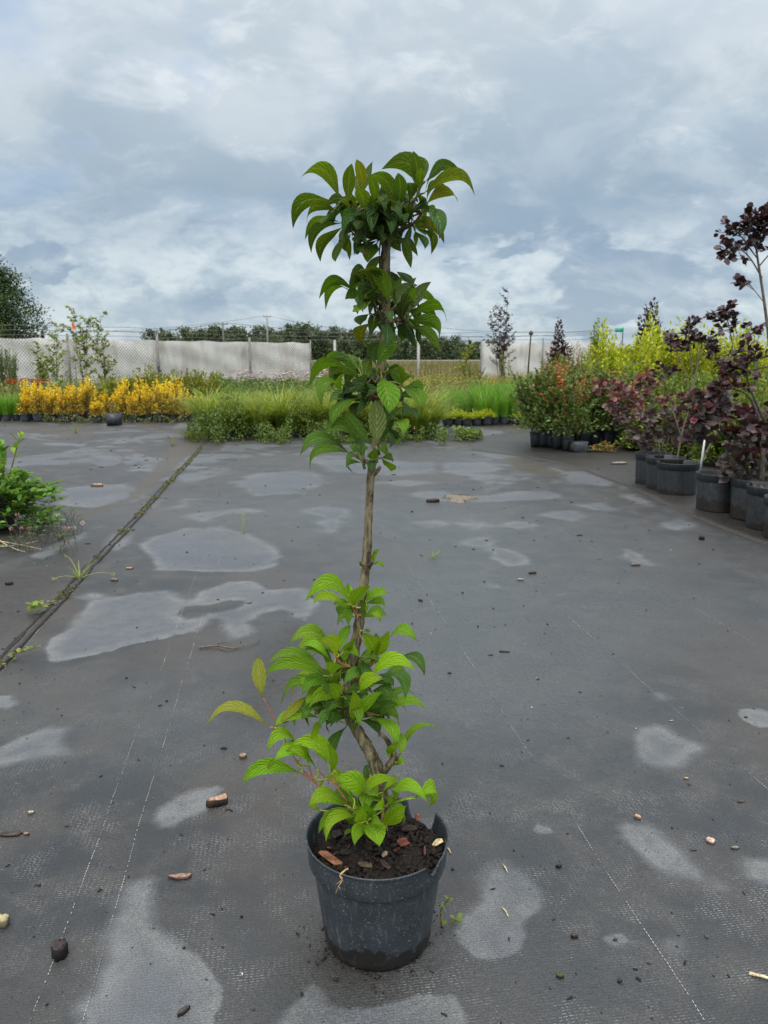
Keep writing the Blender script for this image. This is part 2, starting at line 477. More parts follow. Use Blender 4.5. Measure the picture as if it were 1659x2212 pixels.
DIRT = [[(1090,990),(1130,992),(1180,1010),(1225,1030),(1190,1035),(1130,1018),(1085,1000)],
        [(150,1130),(300,1080),(420,975),(440,960),(380,960),(270,1080),(150,1115)]]
PATH_W = (-.139, 1.0)                                        # direction of the woven marker threads
def sdf(poly, px, py):
    """signed distance (inside positive) of points to a ground polygon"""
    A = np.array([gnd(*p)[:2] for p in poly]); B = np.roll(A, -1, 0)
    d2 = np.full(len(px), 1e9); ins = np.zeros(len(px), bool)
    for (ax, ay), (bx, by) in zip(A, B):
        ex, ey = bx - ax, by - ay
        tt = np.clip(((px - ax) * ex + (py - ay) * ey) / (ex * ex + ey * ey), 0, 1)
        d2 = np.minimum(d2, (px - ax - tt * ex) ** 2 + (py - ay - tt * ey) ** 2)
        c = ((ay > py) != (by > py)) & (px < (bx - ax) * (py - ay) / (by - ay + 1e-12) + ax)
        ins ^= c
    d = np.sqrt(d2)
    return np.where(ins, d, -d)
def field(polys, px, py, lim=.4):
    out_ = np.full(len(px), -lim)
    for poly in polys:
        A = np.array([gnd(*p)[:2] for p in poly])
        lo, hi = A.min(0) - lim, A.max(0) + lim
        k = np.where((px > lo[0]) & (px < hi[0]) & (py > lo[1]) & (py < hi[1]))[0]
        if len(k):
            out_[k] = np.maximum(out_[k], sdf(poly, px[k], py[k]))
    return np.clip(out_, -lim, lim)

m, t, out = new_mat("woven_ground_cover")
pos = t.n('ShaderNodeNewGeometry').outputs['Position']
rot = t.n('ShaderNodeMapping', {0: pos}); rot.inputs['Rotation'].default_value = (0, 0, math.atan2(PATH_W[0], PATH_W[1]))
q = rot.outputs[0]
wx, wy, wz = t.xyz(q)
px_, py_, pz_ = t.xyz(pos)
sd = t.n('ShaderNodeAttribute', attribute_name='patch').outputs['Fac']
dd = t.n('ShaderNodeAttribute', attribute_name='dirt').outputs['Fac']
damp = t.n('ShaderNodeAttribute', attribute_name='damp').outputs['Fac']
shd = t.n('ShaderNodeAttribute', attribute_name='shade_damp').outputs['Fac']
big = t.noise(pos, 1.3, 5, .6, .5); mid = t.noise(pos, 6.0, 6, .62, .3); fine = t.noise(pos, 55, 5, .65); grain = t.noise(pos, 420, 3, .6)
# random further patches where the mat is only seen from far off
stretch = t.n('ShaderNodeMapping', {0: q}); stretch.inputs['Scale'].default_value = (1.0, .7, 1)
fp = t.noise(stretch.outputs[0], 1.15, 5, .55, .6)
far = t.math('MULTIPLY', t.math('SUBTRACT', fp, t.step(py_, 3.6, 7.0, .70, .55)), t.step(py_, 3.2, 6.0, 0.0, 1.4))
far = t.math('SUBTRACT', far, t.step(py_, 4.2, 3.4, 0.0, .4))
wide = t.noise(pos, 2.6, 5, .6, .4)
sdn = t.math('ADD', t.math('MAXIMUM', sd, far), t.math('MULTIPLY', t.math('SUBTRACT', mid, .5), t.step(py_, .8, 3.0, .035, .08)))
sdn = t.math('ADD', sdn, t.math('MULTIPLY', t.math('SUBTRACT', wide, .5), t.step(py_, 1.4, 6.0, .018, .34)))
sdn = t.math('ADD', sdn, t.math('MULTIPLY', t.math('SUBTRACT', fine, .5), .016))
soft = t.math('ADD', t.step(t.noise(pos, 2.2, 2), .4, .62, .003, .018), t.step(py_, 2.0, 7.0, 0.0, .05))
pm = t.n('ShaderNodeMapRange', {0: sdn, 1: t.math('MULTIPLY', soft, -1.0), 2: soft, 3: 0.0, 4: 1.0}).outputs[0]
rim = t.math('MULTIPLY', t.step(sdn, .075, .012), pm)
# weave: short bright dashes in rows
row = t.math('SINE', t.math('ADD', t.math('MULTIPLY', wy, 2 * math.pi / .0052), t.math('MULTIPLY', t.noise(q, 14, 3, .6), 9.0)))
colu = t.math('SINE', t.math('ADD', t.math('MULTIPLY', wx, 2 * math.pi / .0087), t.math('MULTIPLY', t.noise(q, 120, 2, .6), 14.0)))
weave = t.math('ADD', t.math('MULTIPLY', t.math('ADD', t.math('MULTIPLY', row, colu), 1.0), .25), t.math('MULTIPLY', t.math('ADD', row, 1.0), .25))
dash = t.math('MULTIPLY', t.step(weave, .62, .95), t.step(t.noise(q, 9.0, 4, .7), .46, .68))
dash = t.math('MULTIPLY', dash, t.step(py_, 2.6, 1.2))
glint = t.math('MULTIPLY', t.step(t.noise(q, 230, 2, .5), .60, .72), t.step(mid, .45, .65))
silt = t.mix(t.step(big, .47, .60), (.0130, .0165, .0195), (.033, .0280, .0236))
silt = t.mix(t.step(mid, .38, .66), silt, (.035, .0335, .0320))
silt = t.mix(t.math('MULTIPLY', damp, .75), silt, (.058, .066, .071))
silt = t.mix(t.math('MULTIPLY', t.step(fine, .55, .75), .35), silt, (.018, .017, .016))
silt = t.mix(t.math('MULTIPLY', dash, .62), silt, (.22, .22, .22))
silt = t.mix(t.math('MULTIPLY', glint, .5), silt, (.17, .165, .16))
pale = t.mix(t.step(big, .35, .65), (.056, .064, .076), (.080, .087, .096))
pale = t.mix(t.math('MULTIPLY', rim, t.step(mid, .35, .6, .25, .8)), pale, (.125, .130, .128))
pale = t.mix(t.math('MULTIPLY', t.step(fine, .5, .8), .25), pale, (.07, .072, .08))
col = t.mix(t.math('MULTIPLY', pm, t.math('MULTIPLY', t.step(wide, .3, .55, .72, .98), t.step(t.noise(pos, 24, 4, .65), .3, .6, .72, 1.0))), silt, pale)
brown = t.step(t.math('ADD', dd, t.math('MULTIPLY', t.math('SUBTRACT', mid, .5), .12)), -.02, .03)
soil_ = t.step(t.math('ADD', shd, t.math('MULTIPLY', t.math('SUBTRACT', mid, .5), .35)), -.10, .10)  # shade and damp round pots and plants, painted dark into the mat colour
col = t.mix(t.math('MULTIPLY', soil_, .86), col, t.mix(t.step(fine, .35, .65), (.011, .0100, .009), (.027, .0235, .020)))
col = t.mix(t.math('MULTIPLY', brown, .85), col, t.mix(t.step(fine, .3, .7), (.026, .021, .014), (.050, .041, .027)))
gr = t.step(grain, .25, .75, .55, 1.45)
sca = t.n('ShaderNodeVectorMath', {0: col}, operation='SCALE'); t.set(sca, 'Scale', gr)
wavef = t.math('MULTIPLY', t.math('SUBTRACT', weave, .5), t.step(py_, 3.0, 1.2, 0.0, .34))
sc2 = t.n('ShaderNodeVectorMath', {0: sca.outputs[0]}, operation='SCALE'); t.set(sc2, 'Scale', t.math('ADD', wavef, 1.0))
rough = t.math('ADD', t.math('MULTIPLY', damp, -.24), t.math('ADD', t.math('MULTIPLY', mid, .22), .40))
lump = t.noise(pos, 95, 5, .7)
hgt = t.math('ADD', t.math('MULTIPLY', weave, .25), t.math('MULTIPLY', lump, t.step(damp, .1, .6, .6, 5.0)))
bmp = t.n('ShaderNodeBump', {'Strength': .42, 'Distance': .0022, 'Height': hgt})
p = t.n('ShaderNodeBsdfPrincipled', {'Base Color': sc2.outputs[0], 'Roughness': rough, 'Specular IOR Level': .45, 'Normal': bmp.outputs[0]})
t.set(out, 0, p.outputs[0])
M_MAT = m
m, t, out = new_mat("white_marker_thread")
pos = t.n('ShaderNodeNewGeometry').outputs['Position']
nn = t.noise(pos, 5, 4, .7)
p = t.n('ShaderNodeBsdfPrincipled', {'Base Color': t.mix(t.step(nn, .40, .62), (.06, .06, .06), (.33, .33, .33)), 'Roughness': .6})
t.set(out, 0, p.outputs[0])
M_THREAD = m

def axis(lo, hi, core_lo, core_hi, fine_, coarse):
    a = np.arange(core_lo, core_hi, fine_)
    return np.concatenate((np.arange(lo, core_lo, coarse), a, np.arange(core_hi, hi + coarse, coarse)))
xs = axis(-11, 11, -3.2, 3.6, .026, .11)
ys = np.concatenate((np.arange(-3, .45, .15), np.geomspace(.5, 15.5, 330)))
mx_, my_, mf = grid(xs, ys)
def relief(x, y):
    return .0035 * np.sin(x * 3.1 + 1.2 * np.sin(y * 1.7)) * np.sin(y * 2.3 + .6) + .0015 * np.sin(x * 9 + y * 5.3) * np.sin(y * 7 - x * 2)
mz_ = .008 + relief(mx_, my_)
mb = MB(); mb.add(np.stack((mx_, my_, mz_), 1), mf)
vx = PATH_W[0] / math.hypot(*PATH_W); vy = PATH_W[1] / math.hypot(*PATH_W)
def along(p0, s, off=0.0):
    return np.array((p0[0] + vx * s + vy * off, p0[1] + vy * s - vx * off))
# marker threads lie on the weave as rows of short stitches
for (px0, py0, near, farr) in ((158, 1970, .35, 9.0), (1210, 1320, .5, 9.5), (1163, 1664, .35, 9.0), (1654, 1412, .3, 10.0), (250, 1178, 1.0, 8.0), (266, 1938, .35, 6.0)):
    g0 = gnd(px0, py0)[:2]
    s = 0.0
    s0 = (near - g0[1]) / vy; s1 = (farr - g0[1]) / vy
    ss = np.arange(s0, s1, .0074)
    wv = np.cumsum((R.rand(len(ss)) - .5) * .0009)
    keep = R.rand(len(ss)) > .22
    a_ = np.array([along(g0, s_, w_) for s_, w_ in zip(ss, wv)])[keep]
    b_ = np.array([along(g0, s_ + .0046, w_) for s_, w_ in zip(ss, wv)])[keep]
    hw = .0006
    nv = np.array((vy, -vx)) * hw
    q4 = np.stack((a_ - nv, a_ + nv, b_ + nv, b_ - nv), 1).reshape(-1, 2)
    zz = .0095 + relief(q4[:, 0], q4[:, 1])
    k = np.arange(len(a_))[:, None] * 4
    mb.add(np.concatenate((q4, zz[:, None]), 1), k + np.arange(4), mat=1)
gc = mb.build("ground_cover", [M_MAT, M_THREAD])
tag(gc, kind='structure')
allv = np.concatenate(mb.v)
pv = field(PATCH, allv[:, 0], allv[:, 1]); hv = field(HOLE, allv[:, 0], allv[:, 1])
pv = np.minimum(pv, -hv)
a = gc.data.attributes.new('patch', 'FLOAT', 'POINT'); a.data.foreach_set('value', pv.astype(np.float32))
dv = field(DIRT, allv[:, 0], allv[:, 1])
a = gc.data.attributes.new('dirt', 'FLOAT', 'POINT'); a.data.foreach_set('value', dv.astype(np.float32))
dv = field(SHADE_DAMP, allv[:, 0], allv[:, 1])
a = gc.data.attributes.new('shade_damp', 'FLOAT', 'POINT'); a.data.foreach_set('value', dv.astype(np.float32))
def blob(px, py, rx, ry):
    g = gnd(px, py); return np.exp(-(((allv[:, 0] - g[0]) / rx) ** 2 + ((allv[:, 1] - g[1]) / ry) ** 2))
dm = blob(1080, 1450, .45, .75) + .7 * blob(880, 1330, .5, .6) + .5 * blob(300, 1560, .5, .25) + .6 * blob(1180, 1330, .6, .5) + .4 * blob(900, 2130, .5, .2) + .5 * blob(1500, 1300, .8, .5) + .6 * blob(1000, 1130, 1.3, .9) + .5 * blob(560, 1110, .9, .9) + .5 * blob(1250, 1200, 1.0, .7) + .4 * blob(800, 1000, 2.0, 1.5)
a = gc.data.attributes.new('damp', 'FLOAT', 'POINT'); a.data.foreach_set('value', np.clip(dm, 0, 1).astype(np.float32))

# ---- seam between two strips of the mat, with grit and moss in it
M_SEAM = attr_mat("seam_edge", .8, .2, .6, 90, .5)
sA, sB = gnd(440, 965), gnd(0, 1445)
seam_dir = (sA - sB)[:2]; seam_len = np.linalg.norm(seam_dir); seam_dir /= seam_len
mb = MB()
ns = 150
ss = np.linspace(-1.2, seam_len + .5, ns)
wob = np.cumsum((R.rand(ns) - .5) * .006); wob -= np.linspace(wob[0], wob[-1], ns)
sp = np.stack((sB[0] + seam_dir[0] * ss + wob, sB[1] + seam_dir[1] * ss, 0 * ss), 1)
def strip(offs, zs, col):
    nx_, ny_ = seam_dir[1], -seam_dir[0]
    k = len(offs)
    V = np.stack([sp + np.array((nx_, ny_, 0)) * o_ * (1 + .35 * (R.rand(ns, 1) - .5)) + np.array((0, 0, 1.0)) * z_ for o_, z_ in zip(offs, zs)], 1)
    V[..., 2] += relief(V[..., 0], V[..., 1])
    i = np.arange(ns * k).reshape(ns, k)
    f = np.stack((i[:-1, :-1], i[:-1, 1:], i[1:, 1:], i[1:, :-1]), -1).reshape(-1, 4)
    mb.add(V.reshape(-1, 3), f, col)
strip((-.009, -.006, .0, .003, .005), (.0095, .013, .014, .013, .0095), (.040, .040, .040))
strip((.005, .008, .011), (.0105, .0120, .0100), (.012, .011, .009))
strip((-.034, -.028, -.022), (.0098, .0108, .0098), (.022, .021, .019))
tag(mb.build("ground_seam", M_SEAM), kind='structure')
# lifted edge of the strip the potted smoke bushes stand on
mb = MB()
edge_px = [(1020, 972), (1150, 990), (1260, 1015), (1380, 1060), (1440, 1090), (1500, 1118), (1560, 1140), (1660, 1178), (1800, 1235)]
ep = np.array([gnd(*e) for e in edge_px])
tt = np.linspace(0, len(ep) - 1, 90)
ep = np.stack([np.interp(tt, np.arange(len(ep)), ep[:, k]) for k in range(3)], 1)
ep[:, 0] += np.convolve((R.rand(90) - .5) * .05, np.ones(5) / 5, 'same')
dr = nrm(np.gradient(ep, axis=0)); sdv = np.stack((dr[:, 1], -dr[:, 0], 0 * dr[:, 0]), 1)
V = np.stack([ep + sdv * o_ + np.array((0, 0, z_)) for o_, z_ in ((-.03, .0085), (-.012, .010), (.0, .0125), (.008, .0115), (.03, .0086))], 1)
V[..., 2] += relief(V[..., 0], V[..., 1])
i = np.arange(90 * 5).reshape(90, 5)
mb.add(V.reshape(-1, 3), np.stack((i[:-1, :-1], i[:-1, 1:], i[1:, 1:], i[1:, :-1]), -1).reshape(-1, 4), (.040, .038, .034))
tag(mb.build("ground_edge", M_SEAM), kind='structure')

# ---- far road on its low bank
mb = MB()
xs = np.linspace(-320, 320, 60)
zc = 1.55 + .10 * np.sin(xs * .02)
V = np.stack([np.stack((xs, np.full(60, yy), zc + dz), 1) for yy, dz in ((146, -.6), (149, -.05), (156, .02), (163, -.5))], 1)
i = np.arange(240).reshape(60, 4)
mb.add(V.reshape(-1, 3), np.stack((i[:-1, :-1], i[1:, :-1], i[1:, 1:], i[:-1, 1:]), -1).reshape(-1, 4), (.20, .195, .185))
M_ROAD = attr_mat("pale_road", .85, .2, 0, .6, .12)
tag(mb.build("road", M_ROAD), kind='structure')
# ---------------------------------------------------------------- the potted viburnum
HY = 1.10                                   # its distance from the camera
K = 1659 / 1713.0
ZR = {1: (620, 320, 3.6065), 2: (620, 780, 3.6065), 3: (460, 1250, 3.0722), 4: (460, 1550, 2.9625), 5: (640, 1700, 4.1475)}
def zpx(r, x, y):
    o = ZR[r]; return ((o[0] + x / o[2]) * K, (o[1] + y / o[2]) * K)
def zs(r, w):
    return w / ZR[r][2] * K

# two-sided leaf with raised feathered veins
m, t, out = new_mat("viburnum_leaf")
col = t.n('ShaderNodeAttribute', attribute_name='Col').outputs['Color']
lu = t.n('ShaderNodeAttribute', attribute_name='luv').outputs['Vector']
u_, v_, w_ = t.xyz(lu)
av = t.math('ABSOLUTE', v_)
ph = t.math('FRACT', t.math('SUBTRACT', t.math('MULTIPLY', u_, 7.0), t.math('MULTIPLY', av, 2.5)))
vein = t.step(t.math('ABSOLUTE', t.math('SUBTRACT', ph, .5)), .36, .5)
midr = t.step(av, .085, .03)
fine_v = t.step(t.noise(t.n('ShaderNodeVectorMath', {0: lu, 1: (26, 9, 1)}, operation='MULTIPLY').outputs[0], 1.6, 3, .6), .45, .7)
blot = t.noise(t.n('ShaderNodeVectorMath', {0: lu, 1: (3, 1.4, 37)}, operation='MULTIPLY').outputs[0], 1.0, 4, .6)
c2 = t.mix(t.math('MULTIPLY', t.math('MAXIMUM', t.math('MULTIPLY', vein, .75), midr), .62), col, t.mix(.5, t.mix(1.0, col, (1.7, 1.5, 1.7), 'MULTIPLY'), (.30, .36, .14)))
furrow_shade = t.step(t.math('ABSOLUTE', t.math('SUBTRACT', ph, .72)), .22, .02)  # shading of the pleats, painted into the blade colour beside each vein
c2 = t.mix(t.math('MULTIPLY', furrow_shade, .42), c2, t.mix(1.0, c2, (.62, .70, .6), 'MULTIPLY'))
c2 = t.mix(t.math('MULTIPLY', fine_v, .16), c2, t.mix(1.0, c2, (.72, .74, .6), 'MULTIPLY'))
c2 = t.mix(t.step(blot, .42, .66, 0, .35), c2, t.mix(1.0, c2, (.78, .86, .8), 'MULTIPLY'))
tipb = t.math('MULTIPLY', t.step(t.math('ADD', u_, t.math('MULTIPLY', t.math('ADD', av, blot), .10)), .99, 1.07), t.step(w_, .82, .95))
c2 = t.mix(t.math('MULTIPLY', tipb, .8), c2, (.12, .06, .02))
spot = t.noise(t.n('ShaderNodeVectorMath', {0: lu, 1: (9, 4, 61)}, operation='MULTIPLY').outputs[0], 1.6, 2, .5)
c2 = t.mix(t.math('MULTIPLY', t.step(spot, .70, .74), .6), c2, (.10, .07, .02))
geo = t.n('ShaderNodeNewGeometry')
under = t.mix(1.0, c2, (1.22, 1.05, 1.05), 'MULTIPLY')
c3 = t.mix(geo.outputs['Backfacing'], c2, under)
hgt = t.math('SUBTRACT', t.math('MULTIPLY', t.math('ABSOLUTE', t.math('SUBTRACT', ph, .5)), -1.0), t.math('MULTIPLY', fine_v, .12))
bmp = t.n('ShaderNodeBump', {'Strength': .9, 'Distance': .0022, 'Height': hgt})
p = t.n('ShaderNodeBsdfPrincipled', {'Base Color': c3, 'Roughness': .58, 'Specular IOR Level': .20, 'Normal': bmp.outputs[0]})
tr = t.n('ShaderNodeBsdfTranslucent', {0: t.mix(1.0, c2, (1.35, 1.25, .35), 'MULTIPLY'), 1: bmp.outputs[0]})
mx = t.n('ShaderNodeMixShader', {0: .43, 1: p.outputs[0], 2: tr.outputs[0]})
t.set(out, 0, mx.outputs[0])
M_VIB = m
M_STALK = attr_mat("young_stalk", .5, .35, 0, 60, .25)

def bez(a, b, c, n):
    tt = np.linspace(0, 1, n)[:, None]
    return a * (1 - tt) ** 2 + 2 * b * tt * (1 - tt) + c * tt * tt
PROF_U = np.array((0, .04, .10, .2, .35, .5, .62, .75, .85, .93, .975, 1.0))
PROF_W = np.array((.05, .08, .19, .46, .83, 1.0, .97, .80, .55, .27, .10, .0))
NU, NV = 30, 8
def viburnum_leaf(mb, B, T, wpx, arch, col, see_top, rnd, tilt=None, wide=1.0):
    c = T - B; L = np.linalg.norm(c); cd = c / L
    view = nrm(CAM - (B + T) / 2)
    s = nrm(np.cross(cd, view)); n = nrm(np.cross(s, cd))       # n looks at the camera
    upv = s if s[2] > 0 else -s
    depth = B[1]
    wapp = wpx / F * depth * wide
    th = (.25 + .45 * rnd.rand() + min(.35, abs(arch) * 1.0)) if tilt is None else tilt
    th = min(th, 1.12)
    Wr = min(wapp / math.cos(th), .62 * L + .006)
    # choose the side of the tilt so that the wanted face looks at the camera
    sg = 1.0
    if ((n * math.cos(th) - s * math.sin(th))[2] > 0) != see_top:
        sg = -1.0
    th *= sg
    s2 = s * math.cos(th) + n * math.sin(th)
    n2 = n * math.cos(th) - s * math.sin(th)
    top = n2 if see_top else -n2                                # the leaf's upper side
    u = np.linspace(0, 1, NU); v = np.linspace(-1, 1, NV + 1)
    bulge = 4 * u * (1 - u) * (1 + .35 * (u - .5) * 2)
    sway = (rnd.rand() - .5) * .10
    P = B + np.outer(u, c) + np.outer(bulge * arch * L * .95, upv) + np.outer(bulge * (.05 + abs(arch) * .15) * L, top) + np.outer(np.sin(u * 5 + rnd.rand() * 6) * .012 * L + bulge * sway * L * .3, s2)
    # the tip of an arching leaf hangs
    P[:, 2] -= np.clip(u - .72, 0, 1) ** 2 * L * .30 * (arch > .05)
    Tn = nrm(np.gradient(P, axis=0))
    S = nrm(s2 - Tn * (Tn @ s2)[:, None]); N = nrm(np.cross(S, Tn))
    N = np.where((N @ top)[:, None] < 0, -N, N)
    hw = np.interp(u, PROF_U, PROF_W) * Wr * .5
    ser = np.where(np.arange(NU) % 2 == 0, 1.01, .975)
    fold = .10 + .28 * rnd.rand(); curl = (rnd.rand() - .35) * .5
    und = rnd.rand(2) * 6
    V = np.zeros((NU, NV + 1, 3)); UV = np.zeros((NU, NV + 1, 3)); Cc = np.zeros((NU, NV + 1, 3))
    rv = rnd.rand()
    asym = 1 + (rnd.rand() - .5) * .16
    for j, vv in enumerate(v):
        av = abs(vv)
        w = hw * vv * (asym if vv > 0 else 1 / asym)
        if j in (0, NV):
            w = w * ser
        phase = (u * 7.0 - av * 2.5) * 2 * math.pi
        lift = hw * (fold * av - curl * av ** 2) + np.cos(phase) * hw * .12 * (.35 + av) * (1 - av ** 3) + hw * .07 * av ** 2 * np.sin(u * 8 + (und[0] if vv > 0 else und[1]))
        V[:, j] = P + S * w[:, None] + N * lift[:, None]
        UV[:, j, 0] = u; UV[:, j, 1] = vv; UV[:, j, 2] = rv
        Cc[:, j] = col
    i = np.arange(NU * (NV + 1)).reshape(NU, NV + 1)
    f = np.stack((i[:-1, :-1], i[:-1, 1:], i[1:, 1:], i[1:, :-1]), -1).reshape(-1, 4)
    # outward winding towards the upper side
    a_, b_, c_ = V[10, 3], V[10, 4], V[11, 4]
    if np.cross(b_ - a_, c_ - a_) @ top < 0:
        f = f[:, ::-1]
    mb.add(V.reshape(-1, 3), f, Cc.reshape(-1, 3), UV.reshape(-1, 3))
    return P[0]

pot_c = at(815, 1803, HY)
pot_xy = np.array((pot_c[0], HY))
plant = empty("potted_shrub", (pot_xy[0], pot_xy[1], .010), "tall viburnum with ribbed leaves in a broken rimmed black pot, alone on the mat", "potted plant")
PL = np.array((pot_xy[0], pot_xy[1], .010))
def local(mb):
    for v in mb.v:
        v -= PL
    return mb

# --- pot with its torn rim
RIMZ, RR = .178, .112
def torn(V, a):
    """tear two notches out of the rim"""
    out_ = V.copy()
    jag = .5 + .5 * np.sin(a * 61) * np.sin(a * 37 + 1)
    # gap at the back right
    d1 = np.clip(1 - np.abs((a - rad(46)) / rad(15)), 0, 1)
    cut1 = np.where(d1 > 0, .020 + .030 * smooth(d1, 0, .35) + jag * .006, 0)
    # torn flap at the front right
    d2 = np.clip(1 - np.abs((a - rad(317)) / rad(6)), 0, 1)
    cut2 = np.where(d2 > 0, .006 + .014 * d2 + jag * .005, 0)
    cut = np.maximum(cut1, cut2)
    lim = RIMZ + .004 - cut
    up_ = V[..., 2] > .11
    z = np.where(up_, np.minimum(V[..., 2], lim[None, :]), V[..., 2])
    out_[..., 2] = z
    # slightly out of round, buckled near the tears
    r = 1 + .010 * np.cos(2 * a + .6) + .006 * np.sin(3 * a)
    bk = .035 * np.exp(-((a - rad(325)) / rad(9)) ** 2) - .02 * np.exp(-((a - rad(68)) / rad(8)) ** 2)
    k = smooth(V[..., 2], .02, RIMZ)
    out_[..., 0] *= 1 + (r - 1 + bk)[None, :] * k
    out_[..., 1] *= 1 + (r - 1 + bk)[None, :] * k
    return out_
mb = MB()
prof = [(.0, .003), (.076, .003), (.083, .000), (.0850, .004), (.0862, .012), (.0885, .03), (.0925, .06), (.0965, .09), (.1, .118), (.1018, .132), (.1022, .1345), (.1075, .1365), (.1088, .139),
        (.1094, .150), (.1102, .160), (.1108, .168), (.1114, .174), (.1128, .1758), (.1132, .1775), (.1125, .1788), (.1108, .1784), (.1096, .1765), (.1082, .168), (.1070, .158), (.1055, .145), (.1030, .138), (.0985, .134), (.0970, .120)]
lathe(mb, prof, 180, zmod=torn)
pot_obj = mb.build("pot", M_POT, plant)
tag(pot_obj, "dusty black nursery pot with a torn rim")

# --- soil: clods, bark crumbs
mb = MB()
nr, na = 34, 110
rr = np.linspace(0, .1035, nr); aa = np.arange(na) / na * 2 * math.pi
Rg, Ag = np.meshgrid(rr, aa, indexing='ij')
sx_, sy_ = Rg * np.cos(Ag), Rg * np.sin(Ag)
rs = np.random.RandomState(3)
sz_ = .148 + .010 * np.cos(Rg / .1035 * 1.5) + .004 * np.sin(sx_ * 70 + 1) * np.sin(sy_ * 60) + .0022 * np.sin(sx_ * 190 + sy_ * 90) * np.sin(sy_ * 210) + (rs.rand(nr, na) - .5) * .0035
sz_ -= .008 * smooth(-sx_, .02, .1)
i = np.arange(nr * na).reshape(nr, na)
f = np.stack((i[:-1], np.roll(i[:-1], -1, 1), np.roll(i[1:], -1, 1), i[1:]), -1).reshape(-1, 4)
mb.add(np.stack((sx_, sy_, sz_), -1).reshape(-1, 3), f, (.010, .0075, .006))
def soil_z(x, y):
    r = math.hypot(x, y)
    return .148 + .010 * math.cos(r / .1035 * 1.5) - .008 * float(smooth(np.array(-x), .02, .1))
for k in range(1500):
    r = .1 * math.sqrt(rs.rand()); a_ = rs.rand() * 6.283
    x, y = r * math.cos(a_), r * math.sin(a_)
    big_ = rs.rand()
    if big_ < .84:
        s_ = .0012 + .0042 * rs.rand() ** 2
        cc = np.array((.011, .008, .006)) * (.5 + 1.2 * rs.rand())
        box(mb, (x, y, soil_z(x, y) + s_ * .45), (s_ * (1 + rs.rand()), s_ * (1 + rs.rand()), s_), rs.rand() * 3, cc, jit=.5, tilt=(rs.rand() - .5, rs.rand() - .5))
    else:
        s_ = .003 + .010 * rs.rand()
        cc = [(.022, .012, .008), (.05, .022, .014), (.013, .009, .007), (.09, .06, .04)][rs.choice(4, p=(.4, .16, .36, .08))]
        box(mb, (x, y, soil_z(x, y) + .0025), (s_, s_ * .35, .0018), rs.rand() * 3.1, np.array(cc) * (.7 + .6 * rs.rand()), jit=.5, tilt=((rs.rand() - .5) * .9, (rs.rand() - .5) * .6))
mb.build("potting_soil", M_SOIL, plant, smooth=False)

# --- trunk
stem_px = [(837, 1772, 0.0), (832, 1745, .0), (826, 1710, 0), (817, 1668, -.002), (806, 1640, -.002), (790, 1608, 0), (772, 1578, .004), (757, 1550, .006), (752, 1515, .004), (757, 1470, .0), (764, 1420, .0), (772, 1370, .0), (777, 1335, .0), (781, 1295, 0), (787, 1255, 0), (791, 1215, 0), (795, 1150, 0), (798, 1080, 0), (802, 1020, 0), (808, 985, .004), (815, 940, .006), (820, 880, .004), (824, 800, .002), (829, 730, 0), (834, 660, 0), (836, 620, 0), (832, 570, 0), (834, 535, 0), (836, 505, 0)]
stem_r = [15, 13, 13.5, 18, 16, 15, 14.5, 14, 14, 13.5, 13, 12.5, 13, 10.5, 10.5, 11.5, 9.6, 9.3, 9.2, 9.5, 9, 9, 9, 9.5, 9.5, 9, 11, 10, 8]
SP = np.array([at(x, y, HY + d) for x, y, d in stem_px])
SR = np.array(stem_r) / F * 1.2 * .84
tt = np.linspace(0, len(SP) - 1, 170); k0 = np.arange(len(SP))
def cat(P, tt):
    """Catmull-Rom through the points"""
    Pp = np.vstack((2 * P[0] - P[1], P, 2 * P[-1] - P[-2]))
    i_ = np.minimum(tt.astype(int), len(P) - 2); f_ = (tt - i_)[:, None]
    a, b, c, d = Pp[i_], Pp[i_ + 1], Pp[i_ + 2], Pp[i_ + 3]
    return .5 * (2 * b + (c - a) * f_ + (2 * a - 5 * b + 4 * c - d) * f_ ** 2 + (3 * b - a - 3 * c + d) * f_ ** 3)
mb = MB()
knots = 1 + .08 * np.maximum(0, np.sin(tt * 2.9)) ** 6 + .05 * np.sin(tt * 7.7)
tube(mb, cat(SP, tt), np.interp(tt, k0, SR) * knots, 16, noise=.16)
def px_tube(mb, pts, r, sides=6, col=(1, 1, 1), mat=0, n=10):
    P = np.array([at(x, y, HY + (d[0] if d else 0)) for x, y, *d in pts])
    q_ = np.linspace(0, len(P) - 1, n)
    tube(mb, cat(P, q_), np.interp(q_, (0, len(P) - 1), (r[0], r[1])), sides, col, mat, noise=.12)
# woody side branch at the foot and stubs
px_tube(mb, [(828, 1668, -.006), (842, 1650, -.008), (851, 1632, -.006), (842, 1608, -.003), (828, 1590, 0), (818, 1585, .004)], (.0062, .0028), 8)
px_tube(mb, [(838, 1655, -.008), (852, 1637, -.010), (860, 1640, -.012)], (.0055, .0030), 8)
px_tube(mb, [(803, 1028), (816, 1016, -.004), (821, 1008, -.006)], (.004, .0022), 7)
px_tube(mb, [(789, 1225), (799, 1218, -.004), (803, 1212, -.006)], (.006, .003), 7)
px_tube(mb, [(792, 1222), (783, 1218, -.003), (779, 1215, -.004)], (.006, .003), 7)
trunk_o = local(mb).build("trunk", M_BARK, plant)

